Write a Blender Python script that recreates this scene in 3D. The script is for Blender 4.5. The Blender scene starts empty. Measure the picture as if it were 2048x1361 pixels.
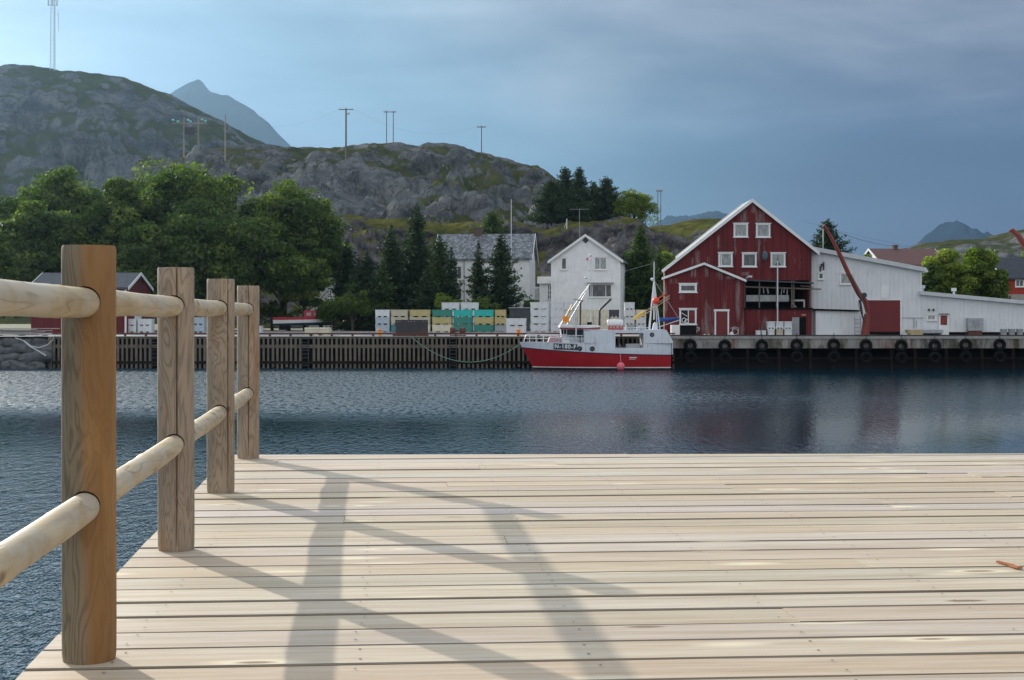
import bpy, bmesh, math, random
import numpy as np
from mathutils import Vector, Matrix
random.seed(7)
R = math.radians
S = bpy.context.scene
C = S.collection
# ------------------------------------------------------------------ camera
HAZE = .5e-4; EYE = 4.0; FOC = 3000.0; CX = 1024.0; HY = 629.0      # eye height over the water, focal length and horizon in photograph pixels
cam = bpy.data.objects.new('camera', bpy.data.cameras.new('camera')); C.objects.link(cam)
cam.location = (0, 0, EYE); cam.rotation_euler = (R(90), 0, 0)
cam.data.sensor_width = 36; cam.data.lens = 36*FOC/2048; cam.data.shift_y = (HY-680.5)/2048
cam.data.clip_start = 0.05; cam.data.clip_end = 20000
S.camera = cam
# ------------------------------------------------------------------ sky and sun
SUN_AZ, SUN_EL = -33.6, 18.2
S.view_settings.view_transform = 'Standard'; S.view_settings.look = 'None'
S.view_settings.exposure = 0; S.view_settings.gamma = 1
w = bpy.data.worlds.new('World'); S.world = w; w.use_nodes = True
nt = w.node_tree; nt.nodes.clear()
def N(nt, typ, ins=None, **kw):
    n = nt.nodes.new(typ)
    for k, v in kw.items(): setattr(n, k, v)
    for k, v in (ins or {}).items():
        if hasattr(v, 'is_output'): nt.links.new(v, n.inputs[k])
        else: n.inputs[k].default_value = v
    return n
def ramp(nt, fac, stops, interp='LINEAR'):
    n = nt.nodes.new('ShaderNodeValToRGB'); nt.links.new(fac, n.inputs[0]); cr = n.color_ramp; cr.interpolation = interp
    while len(cr.elements) < len(stops): cr.elements.new(0.5)
    for e, (p, c) in zip(cr.elements, stops):
        e.position = p; e.color = (*c, 1) if len(c) == 3 else c
    return n.outputs[0]
def mth(nt, op, a, b=0.0, c=0.0, clamp=False):
    n = nt.nodes.new('ShaderNodeMath'); n.operation = op; n.use_clamp = clamp
    for i, v in enumerate((a, b, c)):
        if hasattr(v, 'is_output'): nt.links.new(v, n.inputs[i])
        else: n.inputs[i].default_value = v
    return n.outputs[0]
def mrange(nt, v, a, b, c=0.0, d=1.0, smooth=True):
    n = nt.nodes.new('ShaderNodeMapRange'); n.interpolation_type = 'SMOOTHSTEP' if smooth else 'LINEAR'
    nt.links.new(v, n.inputs[0])
    for i, x in enumerate((a, b, c, d)): n.inputs[i+1].default_value = x
    return n.outputs[0]
def mixc(nt, f, a, b, mode='MIX'):
    n = nt.nodes.new('ShaderNodeMix'); n.data_type = 'RGBA'; n.blend_type = mode
    for k, v in ((0, f), (6, a), (7, b)):
        if hasattr(v, 'is_output'): nt.links.new(v, n.inputs[k])
        elif k == 0: n.inputs[0].default_value = v
        else: n.inputs[k].default_value = (*v, 1) if len(v) == 3 else v
    return n.outputs[2]
def mapping(nt, vec, scale=(1, 1, 1), rot=(0, 0, 0), loc=(0, 0, 0)):
    n = nt.nodes.new('ShaderNodeMapping'); nt.links.new(vec, n.inputs[0])
    n.inputs[1].default_value = loc; n.inputs[2].default_value = rot; n.inputs[3].default_value = scale
    return n.outputs[0]
def noise(nt, vec, scale, detail=4, rough=0.55, dist=0.0, out=0):
    n = N(nt, 'ShaderNodeTexNoise', {'Scale': scale, 'Detail': detail, 'Roughness': rough, 'Distortion': dist})
    nt.links.new(vec, n.inputs['Vector']); return n.outputs[out]
tc = N(nt, 'ShaderNodeTexCoord'); d = tc.outputs['Generated']
sp = N(nt, 'ShaderNodeSeparateXYZ', {0: d})
dx, dy, dz = sp.outputs
cl1 = noise(nt, mapping(nt, d, (2.2, 2.2, 7.0), loc=(3.1, 0.4, 1.2)), 1.6, 5, 0.5, 0.3)
cl2 = noise(nt, mapping(nt, d, (1.2, 1.2, 9.0), rot=(0, R(9), 0), loc=(0.2, 5.0, 2.0)), 3.4, 6, 0.5, 0.2)
nz = mth(nt, 'SUBTRACT', cl1, 0.5); nz2 = mth(nt, 'SUBTRACT', cl2, 0.5)
az = mth(nt, 'ADD', dx, mth(nt, 'MULTIPLY', nz, 0.16))
az = mth(nt, 'ADD', az, mth(nt, 'MULTIPLY', nz2, 0.07))
front = ramp(nt, mrange(nt, az, -0.36, 0.36, smooth=False),
    [(0.0, (.33, .50, .66)), (0.22, (.235, .40, .55)), (0.45, (.135, .275, .40)), (0.62, (.082, .175, .285)), (0.78, (.056, .115, .225)), (1.0, (.045, .09, .195))])
# a paler lavender bank of cloud higher up
hi = mth(nt, 'ADD', dz, mth(nt, 'MULTIPLY', nz, 0.14))
bank = mth(nt, 'MULTIPLY', mrange(nt, hi, 0.10, 0.225), mrange(nt, dx, -0.22, 0.16))
front = mixc(nt, mth(nt, 'MULTIPLY', bank, 0.9), front, (.38, .43, .53))
front = mixc(nt, 1.0, front, ramp(nt, mth(nt, 'ADD', mth(nt, 'MULTIPLY', cl1, .6), mth(nt, 'MULTIPLY', cl2, .4)), [(.38, (.70, .74, .80)), (.50, (1, 1, 1)), (.62, (1.38, 1.30, 1.22))]), 'MULTIPLY')
lowglow = mth(nt, 'MULTIPLY', mrange(nt, mth(nt, 'ADD', dz, mth(nt, 'MULTIPLY', nz2, 0.06)), 0.075, 0.02), mrange(nt, dx, 0.02, 0.25))
front = mixc(nt, mth(nt, 'MULTIPLY', lowglow, 0.25), front, (.10, .20, .36))
upc = ramp(nt, mrange(nt, mth(nt, 'ADD', dx, mth(nt, 'MULTIPLY', nz, 0.5)), -0.6, 0.6, smooth=False), [(0, (.80, .92, 1.05)), (1, (.50, .60, .76))])
sky = mixc(nt, mrange(nt, mth(nt, 'ADD', dz, mth(nt, 'MULTIPLY', nz, 0.2)), 0.22, 0.62), front, upc)
sky = mixc(nt, mrange(nt, dy, 0.35, -0.45), sky, (.90, .94, 1.0))
sdv = (math.sin(R(SUN_AZ))*math.cos(R(SUN_EL)), math.cos(R(SUN_AZ))*math.cos(R(SUN_EL)), math.sin(R(SUN_EL)))
dt = N(nt, 'ShaderNodeVectorMath', operation='DOT_PRODUCT', ins={0: d, 1: sdv}).outputs['Value']
glow = mth(nt, 'MULTIPLY', mth(nt, 'POWER', mth(nt, 'MAXIMUM', dt, 0.0), 7.0), mrange(nt, mth(nt, 'ADD', dz, mth(nt, 'MULTIPLY', nz, .12)), .18, .36))
sky = mixc(nt, glow, sky, (2.1, 2.25, 2.35))
nish = N(nt, 'ShaderNodeTexSky', sky_type='NISHITA', sun_disc=False, sun_elevation=R(SUN_EL), sun_rotation=R(SUN_AZ), air_density=1.0, dust_density=1.0)
sky10 = mixc(nt, 1.0, sky, (10, 10, 10), 'MULTIPLY')
tot = mixc(nt, 0.95, nish.outputs[0], sky10)
bg = N(nt, 'ShaderNodeBackground', {'Color': tot, 'Strength': 0.1})
N(nt, 'ShaderNodeOutputWorld', {0: bg.outputs[0]})
sl = bpy.data.lights.new('sun', 'SUN'); sl.energy = 4.9; sl.angle = R(0.5); sl.color = (1.0, .92, .80)
so = bpy.data.objects.new('sun', sl); C.objects.link(so)
sd = Vector((math.sin(R(SUN_AZ))*math.cos(R(SUN_EL)), math.cos(R(SUN_AZ))*math.cos(R(SUN_EL)), math.sin(R(SUN_EL))))
so.rotation_euler = sd.to_track_quat('Z', 'Y').to_euler(); so.location = (0, 0, 60)

# ------------------------------------------------------------------ helpers
def XX(px, Y): return (px-CX)*Y/FOC
def ZZ(py, Y): return EYE-(py-HY)*Y/FOC
WL = {}
def tag(o, label=None, cat=None, group=None, kind=None):
    for k, v in (('label', label), ('category', cat), ('group', group), ('kind', kind)):
        if v: o[k] = v
    return o
def thing(name, label, cat, loc=(0, 0, 0), rz=0, group=None):
    o = bpy.data.objects.new(name, None); C.objects.link(o); o.location = loc; o.rotation_euler.z = rz
    o.empty_display_size = 0.3; WL[o] = Vector(loc)
    return tag(o, label, cat, group)
class MB:
    def __init__(s): s.v = []; s.f = []; s.m = []; s.mi = 0
    def quad(s, *p):
        i = len(s.v); s.v += [tuple(q) for q in p]; s.f.append(tuple(range(i, i+len(p)))); s.m.append(s.mi); return s
    def hexa(s, P):
        i = len(s.v); s.v += [tuple(q) for q in P]
        for a in ((0, 3, 2, 1), (4, 5, 6, 7), (0, 1, 5, 4), (1, 2, 6, 5), (2, 3, 7, 6), (3, 0, 4, 7)):
            s.f.append(tuple(i+k for k in a)); s.m.append(s.mi)
        return s
    def box(s, x0, x1, y0, y1, z0, z1):
        return s.hexa([(x0, y0, z0), (x1, y0, z0), (x1, y1, z0), (x0, y1, z0), (x0, y0, z1), (x1, y0, z1), (x1, y1, z1), (x0, y1, z1)])
    def bar(s, p0, p1, w, h, up=(0, 0, 1)):
        p0 = Vector(p0); p1 = Vector(p1); d = (p1-p0).normalized(); u = Vector(up)
        if abs(d.dot(u)) > .98: u = Vector((0, 1, 0))
        a = d.cross(u).normalized()*w/2; b = a.cross(d).normalized()*h/2
        return s.hexa([p0-a-b, p0+a-b, p1+a-b, p1-a-b, p0-a+b, p0+a+b, p1+a+b, p1-a+b])
    def tube(s, pts, r, n=8, cap=True):
        pts = [Vector(p) for p in pts]; rs = r if isinstance(r, (list, tuple)) else [r]*len(pts)
        base = len(s.v); ref = None
        for i, p in enumerate(pts):
            d = (pts[min(i+1, len(pts)-1)]-pts[max(i-1, 0)]).normalized()
            if ref is None: ref = d.orthogonal().normalized()
            a = (ref-d*ref.dot(d)).normalized(); ref = a; b = d.cross(a)
            for k in range(n):
                t = 2*math.pi*k/n; s.v.append(tuple(p+(a*math.cos(t)+b*math.sin(t))*rs[i]))
        for i in range(len(pts)-1):
            for k in range(n):
                s.f.append((base+i*n+k, base+i*n+(k+1) % n, base+(i+1)*n+(k+1) % n, base+(i+1)*n+k)); s.m.append(s.mi)
        if cap:
            s.f.append(tuple(base+k for k in reversed(range(n)))); s.m.append(s.mi)
            s.f.append(tuple(base+(len(pts)-1)*n+k for k in range(n))); s.m.append(s.mi)
        return s
    def prism(s, poly, y0, y1):      # poly in (x, z), counter-clockwise seen from -Y
        n = len(poly); i = len(s.v)
        s.v += [(x, y0, z) for x, z in poly]+[(x, y1, z) for x, z in poly]
        s.f.append(tuple(i+k for k in range(n))); s.m.append(s.mi)
        s.f.append(tuple(i+n+k for k in reversed(range(n)))); s.m.append(s.mi)
        for k in range(n):
            q = (k+1) % n; s.f.append((i+k, i+n+k, i+n+q, i+q)); s.m.append(s.mi)
        return s
    def ball(s, c, r, nu=12, nv=8, sc=(1, 1, 1)):
        i = len(s.v)
        for a in range(nv+1):
            for b in range(nu):
                t = math.pi*a/nv; p = 2*math.pi*b/nu
                s.v.append((c[0]+r*sc[0]*math.sin(t)*math.cos(p), c[1]+r*sc[1]*math.sin(t)*math.sin(p), c[2]+r*sc[2]*math.cos(t)))
        for a in range(nv):
            for b in range(nu):
                s.f.append((i+a*nu+b, i+(a+1)*nu+b, i+(a+1)*nu+(b+1) % nu, i+a*nu+(b+1) % nu)); s.m.append(s.mi)
        return s
    def torus(s, c, R0, r, axis='Y', n=20, m=8):
        i = len(s.v)
        for a in range(n):
            t = 2*math.pi*a/n
            for b in range(m):
                p = 2*math.pi*b/m; q = R0+r*math.cos(p); h = r*1.15*math.sin(p)
                s.v.append((c[0]+q*math.cos(t), c[1]+h, c[2]+q*math.sin(t)) if axis == 'Y' else (c[0]+q*math.cos(t), c[1]+q*math.sin(t), c[2]+h))
        for a in range(n):
            for b in range(m):
                s.f.append((i+a*m+b, i+a*m+(b+1) % m, i+((a+1) % n)*m+(b+1) % m, i+((a+1) % n)*m+b)); s.m.append(s.mi)
        return s
    def build(s, name, mats, parent=None, smooth=False, world=False, bevel=0):
        """world=True: vertices are in world space and are brought into the (unrotated) parent's space"""
        off = WL.get(parent, Vector((0, 0, 0))) if (parent and world) else Vector((0, 0, 0))
        me = bpy.data.meshes.new(name)
        me.from_pydata([(a-off[0], b-off[1], c-off[2]) for a, b, c in s.v], [], s.f)
        mats = mats if isinstance(mats, (list, tuple)) else [mats]
        for m_ in mats: me.materials.append(m_)
        if len(mats) > 1: me.polygons.foreach_set('material_index', s.m)
        bm = bmesh.new(); bm.from_mesh(me); bmesh.ops.remove_doubles(bm, verts=bm.verts, dist=1e-5)
        bmesh.ops.recalc_face_normals(bm, faces=bm.faces); bm.to_mesh(me); bm.free()
        if smooth:
            me.polygons.foreach_set('use_smooth', [True]*len(me.polygons))
            if smooth != 'all': me.set_sharp_from_angle(angle=R(40))
        o = bpy.data.objects.new(name, me); C.objects.link(o)
        if bevel:
            b = o.modifiers.new('bevel', 'BEVEL'); b.width = bevel; b.segments = 2; b.limit_method = 'ANGLE'
        if parent: o.parent = parent; WL[o] = WL.get(parent, Vector((0, 0, 0)))
        return o
def copy_tree(o, parent=None):
    c = o.copy(); C.objects.link(c); c.parent = parent; WL[c] = WL.get(o, Vector((0, 0, 0)))
    for ch in list(o.children): copy_tree(ch, c)
    return c

# ------------------------------------------------------------------ materials
def new_mat(name):
    m = bpy.data.materials.new(name); m.use_nodes = True; nt = m.node_tree; nt.nodes.clear()
    b = N(nt, 'ShaderNodeBsdfPrincipled'); o = N(nt, 'ShaderNodeOutputMaterial', {0: b.outputs[0]})
    return m, nt, b, o
def objc(nt): return N(nt, 'ShaderNodeTexCoord').outputs['Object']
def bump(nt, b, h, strength=0.3, dist=0.02):
    n = N(nt, 'ShaderNodeBump', {'Height': h, 'Strength': strength, 'Distance': dist}); nt.links.new(n.outputs[0], b.inputs['Normal'])
def simple(name, col, rough=0.6, var=0.25, scale=3.0, metal=0.0, stain=None, stain_amt=0.5, stain_scale=(1, 1, 1), bmp=0.15, bscale=20, spec=0.5):
    m, nt, b, o = new_mat(name); v = objc(nt)
    n1 = noise(nt, v, scale, 6, 0.6)
    dark = tuple(c*(1-var) for c in col); lite = tuple(min(1, c*(1+var*.6)) for c in col)
    c = ramp(nt, n1, [(0.3, dark), (0.7, lite)])
    if stain:
        n2 = noise(nt, mapping(nt, v, stain_scale), 2.2, 6, 0.65)
        c = mixc(nt, mth(nt, 'MULTIPLY', mrange(nt, n2, 0.52, 0.70), stain_amt), c, stain)
    nt.links.new(c, b.inputs['Base Color']); b.inputs['Roughness'].default_value = rough; b.inputs['Metallic'].default_value = metal
    b.inputs['Specular IOR Level'].default_value = spec
    if bmp: bump(nt, b, noise(nt, v, bscale, 4), bmp, 0.02)
    return m
M = {}
M['white_paint'] = simple('white_paint', (.80, .81, .81), .55, .10, 1.5, stain=(.45, .46, .44), stain_amt=.35, stain_scale=(1.5, 1.5, .25))
M['white_trim'] = simple('white_trim', (.78, .79, .78), .5, .10, 2)
M['white_metal'] = simple('white_metal', (.62, .65, .68), .4, .1, 2, stain=(.35, .28, .2), stain_amt=.4)
M['boat_white'] = simple('boat_white', (.66, .71, .78), .32, .06, 1.2, stain=(.38, .31, .25), stain_amt=.55, stain_scale=(3, 3, .35), bmp=.05)
M['boat_red'] = simple('boat_red', (.40, .012, .018), .3, .15, 1.0, stain=(.17, .02, .02), stain_amt=.45, stain_scale=(.5, 1, 2), bmp=.06)
M['navy'] = simple('navy_paint', (.012, .025, .055), .35, .2, 3)
M['dark_bottom'] = simple('dark_bottom_paint', (.02, .018, .02), .5, .3, 3)
M['pink'] = simple('pink_rubber', (.78, .16, .20), .5, .1, 4)
M['orange'] = simple('orange_paint', (.85, .28, .02), .5, .2, 4, stain=(.4, .2, .05), stain_amt=.5)
M['redorange'] = simple('red_orange', (.80, .07, .03), .5, .1, 4)
M['yellow'] = simple('yellow_paint', (.66, .45, .10), .5, .2, 4, stain=(.3, .2, .1))
M['blue'] = simple('blue_cloth', (.02, .08, .30), .8, .2, 4)
M['black'] = simple('black_rubber', (.008, .008, .009), .85, .3, 6, spec=.15)
M['dark_steel'] = simple('dark_steel', (.035, .034, .04), .5, .3, 2, stain=(.16, .06, .03), stain_amt=.5, stain_scale=(1, 1, .5))
M['rust'] = simple('rusty_steel', (.13, .045, .03), .8, .4, 3, stain=(.05, .03, .03))
M['brown_steel'] = simple('brown_pole', (.10, .06, .05), .6, .3, 3)
M['steel'] = simple('galvanised_steel', (.36, .38, .40), .45, .2, 4, metal=.3)
M['grey_paint'] = simple('grey_paint', (.28, .30, .31), .6, .15, 3)
M['crane_red'] = simple('crane_red', (.20, .028, .016), .5, .25, 2, stain=(.12, .05, .03), stain_amt=.6)
M['door_red'] = simple('door_red', (.15, .008, .010), .5, .18, 1.2, stain=(.12, .01, .012), stain_amt=.6, stain_scale=(.4, 1, 2))
M['pole_wood'] = simple('pole_wood', (.13, .115, .10), .9, .3, 3)
M['pole_pale'] = simple('pale_pole_wood', (.26, .235, .20), .9, .25, 3)
M['insulator'] = simple('insulator_glass', (.20, .68, .62), .15, .1, 3, bmp=0)
M['slate_dark'] = simple('dark_roofing', (.055, .062, .075), .7, .25, 1.5, stain=(.10, .11, .12), stain_amt=.5)
M['roof_brown'] = simple('brown_tiles', (.15, .075, .065), .8, .25, 4, bmp=.6, bscale=8)
M['roof_black'] = simple('black_roofing', (.03, .035, .045), .7, .25, 2)
M['brick'] = simple('chimney_brick', (.12, .085, .075), .9, .3, 6)
M['concrete'] = simple('concrete', (.33, .32, .30), .9, .2, 1.2, stain=(.14, .12, .10), stain_amt=.7, stain_scale=(1.2, 1, .4))
M['stone'] = simple('boulder_stone', (.095, .10, .105), .9, .45, 1.3, stain=(.16, .16, .15), stain_amt=.5, bmp=.7, bscale=5)
M['rope_green'] = simple('green_rope', (.17, .33, .25), .9, .2, 8)
M['rope_white'] = simple('white_rope', (.55, .56, .55), .9, .15, 8)
M['timber_grey'] = simple('grey_timber', (.165, .138, .105), .9, .35, 1.6, stain=(.07, .06, .045), stain_amt=.7, stain_scale=(3, 3, .6), bmp=.4)
M['timber_dark'] = simple('dark_timber', (.022, .017, .013), .85, .4, 1.5, bmp=.4, spec=.1)
M['void'] = simple('void_shade_and_black', (.009, .008, .009), .9, .3, 1.5, spec=.1)  # near-black colour painting shade into openings and recesses, also for black parts
M['bark'] = simple('bark', (.06, .05, .04), .95, .35, 3, bmp=.6)
M['curtain'] = simple('curtain', (.34, .37, .36), .8, .25, 3)
def glass_mat(name, dark, lite, sc=2.5):
    m, nt, b, o = new_mat(name); v = objc(nt)
    c = ramp(nt, noise(nt, mapping(nt, v, (3, 1, .6)), sc, 3), [(0.42, dark), (0.62, lite)])
    nt.links.new(c, b.inputs['Base Color']); b.inputs['Roughness'].default_value = .12; b.inputs['Specular IOR Level'].default_value = .6
    return m
M['glass'] = glass_mat('window_glass', (.03, .035, .04), (.10, .11, .11))
M['glass_curtain'] = glass_mat('curtained_glass', (.17, .20, .20), (.36, .39, .38), 4)
M['glass_dark'] = glass_mat('dark_glass', (.006, .008, .010), (.014, .017, .02)); M['glass_dark'].node_tree.nodes['Principled BSDF'].inputs['Specular IOR Level'].default_value = .2
TUBC = {'white': (.70, .73, .74), 'pale blue': (.42, .50, .56), 'beige': (.52, .48, .36), 'cream': (.72, .68, .52), 'yellow': (.50, .43, .19),
        'green': (.035, .24, .19), 'turquoise': (.02, .48, .42), 'teal': (.06, .22, .24), 'grey': (.36, .39, .42), 'charcoal': (.06, .07, .08)}
for k, c in TUBC.items(): M['tub_'+k] = simple(k.replace(' ', '_')+'_plastic', c, .5, .12, 1.5, stain=tuple(x*.45+.03 for x in c), stain_amt=.6, stain_scale=(1.5, 1.5, .6))

def red_wall(name, peel, patches=()):
    m, nt, b, o = new_mat(name); v = objc(nt)
    base = ramp(nt, noise(nt, v, 0.6, 6), [(0.3, (.12, .006, .008)), (0.7, (.17, .008, .010))])
    boards = noise(nt, mapping(nt, v, (7.4, .3, .04)), 1.0, 0)
    base = mixc(nt, mrange(nt, boards, .42, .62), base, (.085, .005, .007))
    n = noise(nt, mapping(nt, v, (4.5, 1, .55)), 1.0, 7, .75)
    big = noise(nt, mapping(nt, v, (.55, 1, .16), loc=(2.3, 0, .5)), 1.0, 2, .5)
    f = mrange(nt, mth(nt, 'ADD', mth(nt, 'MULTIPLY', n, .62), mth(nt, 'MULTIPLY', big, .75)), .80-peel, .93-peel)
    if patches:
        sx, _, sz = N(nt, 'ShaderNodeSeparateXYZ', {0: v}).outputs; tot_ = 0.0
        for cx, cz, hw, hz in patches:
            a = mrange(nt, mth(nt, 'ABSOLUTE', mth(nt, 'SUBTRACT', sx, cx)), hw*1.3, hw*.6); b_ = mrange(nt, mth(nt, 'ABSOLUTE', mth(nt, 'SUBTRACT', sz, cz)), hz*1.25, hz*.5)
            tot_ = mth(nt, 'MAXIMUM', tot_, mth(nt, 'MULTIPLY', a, b_))
        st = noise(nt, mapping(nt, v, (9, 1, .8)), 1.0, 5, .7)
        f = mth(nt, 'MAXIMUM', f, mth(nt, 'MULTIPLY', tot_, mrange(nt, st, .42, .56)))
    base = mixc(nt, mth(nt, 'MULTIPLY', f, .62), base, (.30, .24, .23))
    nt.links.new(base, b.inputs['Base Color']); b.inputs['Roughness'].default_value = .75
    bump(nt, b, noise(nt, mapping(nt, v, (12, 1, 1)), 2, 4), .3, .02)
    return m
def _pt(px, py, w_, h_): return ((px-1480)*113/3000, EYE-2.35-(py-629)*113/3000, w_*113/3000, h_*113/3000)
M['red_wall'] = red_wall('red_boarding', .04, [_pt(*p) for p in ((1487, 433, 7, 14), (1520, 434, 9, 13), (1507, 416, 5, 11), (1437, 485, 3, 14), (1395, 516, 5, 14), (1384, 524, 3, 8), (1471, 492, 2.5, 20), (1518.5, 500, 3, 30), (1490, 548, 8, 4), (1416, 520, 3, 6))])
M['red_wall_worn'] = red_wall('worn_red_boarding', .08, [_pt(*p) for p in ((1386, 546, 6, 9), (1411, 545, 4, 10), (1437, 552, 6, 9), (1460, 556, 9, 3), (1474, 600, 4.5, 40), (1416, 626, 9, 16), (1346, 563, 7, 5), (1362, 594, 4, 7), (1330, 600, 4, 30))])
M['red_wall_good'] = red_wall('sound_red_boarding', -.2)
def slate_mat():
    m, nt, b, o = new_mat('slate_roof'); v = objc(nt)
    vm = mapping(nt, v, (4.0, 4.0, 4.0), rot=(0, R(45), 0))
    n = N(nt, 'ShaderNodeTexVoronoi', {'Scale': 1.0, 'Randomness': .3}); nt.links.new(vm, n.inputs['Vector'])
    c = ramp(nt, N(nt, 'ShaderNodeSeparateColor', {0: n.outputs['Color']}).outputs[0], [(0.1, (.045, .052, .064)), (0.5, (.10, .11, .125)), (0.92, (.25, .265, .285))])
    c = mixc(nt, .2, c, ramp(nt, noise(nt, v, .7, 5), [(.3, (.10, .11, .12)), (.7, (.28, .29, .30))]))
    nt.links.new(c, b.inputs['Base Color']); b.inputs['Roughness'].default_value = .6
    bump(nt, b, n.outputs['Distance'], .5, .05); return m
M['slate'] = slate_mat()
def concrete_stained():
    m, nt, b, o = new_mat('stained_concrete'); v = objc(nt)
    c = ramp(nt, noise(nt, v, .8, 6), [(.3, (.20, .195, .18)), (.7, (.36, .35, .33))])
    c = mixc(nt, mth(nt, 'MULTIPLY', mrange(nt, noise(nt, mapping(nt, v, (.9, 1, .12), loc=(4, 0, 0)), 1.3, 5, .7), .50, .66), .8), c, (.16, .065, .03))
    c = mixc(nt, mth(nt, 'MULTIPLY', mrange(nt, noise(nt, mapping(nt, v, (.5, 1, .15), loc=(9, 0, 3)), 1.1, 6, .7), .50, .62), .85), c, (.045, .048, .025))
    nt.links.new(c, b.inputs['Base Color']); b.inputs['Roughness'].default_value = .9; return m
M['concrete_stained'] = concrete_stained()

def leaf_mat(name, cols, trans=.3):
    m, nt, b, o = new_mat(name)
    at = N(nt, 'ShaderNodeAttribute', attribute_name='tone')
    c = ramp(nt, at.outputs['Fac'], cols)
    nt.links.new(c, b.inputs['Base Color']); b.inputs['Roughness'].default_value = .6; b.inputs['Specular IOR Level'].default_value = .25
    t = N(nt, 'ShaderNodeBsdfTranslucent', {'Color': mixc(nt, 1.0, c, (1.25, 1.5, .6), 'MULTIPLY')})
    mx = N(nt, 'ShaderNodeMixShader', {0: trans, 1: b.outputs[0], 2: t.outputs[0]}); nt.links.new(mx.outputs[0], o.inputs[0]); return m
M['leaf'] = leaf_mat('green_leaves', [(0, (.040, .07, .018)), (.5, (.092, .138, .031)), (1, (.21, .25, .055))], .5)
M['leaf_light'] = leaf_mat('light_green_leaves', [(0, (.08, .12, .022)), (.5, (.16, .215, .035)), (1, (.30, .32, .065))], .5)
M['needle'] = leaf_mat('dark_needles', [(0, (.018, .035, .018)), (.5, (.038, .066, .028)), (1, (.09, .13, .042))], .18)
M['needle_green'] = leaf_mat('green_needles', [(0, (.03, .055, .015)), (.5, (.06, .10, .024)), (1, (.14, .19, .04))], .3)
# ------------------------------------------------------------------ noise for terrain
def _h(ix, iy, s):
    n = (ix.astype(np.int64)*374761393+iy.astype(np.int64)*668265263+s*974634777) & 0xffffffff
    n = ((n ^ (n >> 13))*1274126177) & 0xffffffff; n = n ^ (n >> 16)
    a = n/4294967295.0*2*math.pi; return np.cos(a), np.sin(a)
def pn(x, y, s=0):
    x = np.asarray(x, float); y = np.asarray(y, float)
    ix = np.floor(x); iy = np.floor(y); fx = x-ix; fy = y-iy
    u = fx**3*(fx*(fx*6-15)+10); v = fy**3*(fy*(fy*6-15)+10); r = []
    for a in (0, 1):
        for b in (0, 1):
            gx, gy = _h(ix+a, iy+b, s); r.append(gx*(fx-a)+gy*(fy-b))
    return ((r[0]*(1-v)+r[1]*v)*(1-u)+(r[2]*(1-v)+r[3]*v)*u)*1.5
def fbm(x, y, o=5, s=0, ridged=False):
    t = 0; a = 1; f = 1; n = 0
    for k in range(o):
        p = pn(x*f, y*f, s+k*17)
        t = t+a*((2.6*np.abs(p)-.8) if ridged else p); n += a; a *= .5; f *= 2.03
    return t/n
def grid_mesh(name, X, Y, Z, mats, smooth=True):
    ny, nx = X.shape; co = np.stack([X, Y, Z], -1).reshape(-1, 3)
    idx = np.arange(nx*ny).reshape(ny, nx)
    q = np.stack([idx[:-1, :-1], idx[:-1, 1:], idx[1:, 1:], idx[1:, :-1]], -1).reshape(-1, 4)
    me = bpy.data.meshes.new(name); me.from_pydata(co.tolist(), [], q.tolist())
    me.polygons.foreach_set('use_smooth', [smooth]*len(me.polygons)); me.materials.append(mats)
    o = bpy.data.objects.new(name, me); C.objects.link(o); return o
def rock_mat(name, rock, rock2, grass, grass2, gs, tex, bdist, gbias=0.0, scale_z=2.2):
    m, nt, b, o = new_mat(name); v = objc(nt)
    g = N(nt, 'ShaderNodeNewGeometry'); nzn = N(nt, 'ShaderNodeSeparateXYZ', {0: g.outputs['Normal']}).outputs[2]
    n1 = noise(nt, mapping(nt, v, (1, 1, scale_z), rot=(0, R(-14), 0)), tex, 8, .68, .8)
    n2 = noise(nt, v, tex*.22, 5, .6)
    n3 = noise(nt, mapping(nt, v, (1, 1, .45), rot=(0, R(20), 0)), tex*2.3, 7, .7, 1.0)
    c = ramp(nt, n1, [(.30, tuple(x*.35 for x in rock)), (.42, rock), (.58, rock2), (.75, tuple(min(1, x*1.35) for x in rock2))])
    crack = mrange(nt, mth(nt, 'ABSOLUTE', mth(nt, 'SUBTRACT', n3, .5)), .0, .035)
    c = mixc(nt, mth(nt, 'MULTIPLY', mth(nt, 'SUBTRACT', 1, crack), .6), c, tuple(x*.3 for x in rock))
    gm = mth(nt, 'ADD', mth(nt, 'ADD', nzn, mth(nt, 'MULTIPLY', mth(nt, 'SUBTRACT', n2, .5), 1.5)), mth(nt, 'MULTIPLY', mth(nt, 'SUBTRACT', n1, .5), .9))
    cav = N(nt, 'ShaderNodeAttribute', attribute_name='cav').outputs['Fac']
    gm = mth(nt, 'SUBTRACT', gm, mth(nt, 'MULTIPLY', cav, .55))
    gf = mrange(nt, gm, gs-.10-gbias, gs+.10-gbias)
    gc = ramp(nt, noise(nt, v, tex*1.7, 5, .7), [(.33, grass), (.65, grass2)])
    c = mixc(nt, gf, c, gc)
    nt.links.new(c, b.inputs['Base Color']); b.inputs['Roughness'].default_value = .95; b.inputs['Specular IOR Level'].default_value = .0
    bump(nt, b, mth(nt, 'ADD', n1, mth(nt, 'MULTIPLY', n3, .6)), .9, bdist); return m
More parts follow.
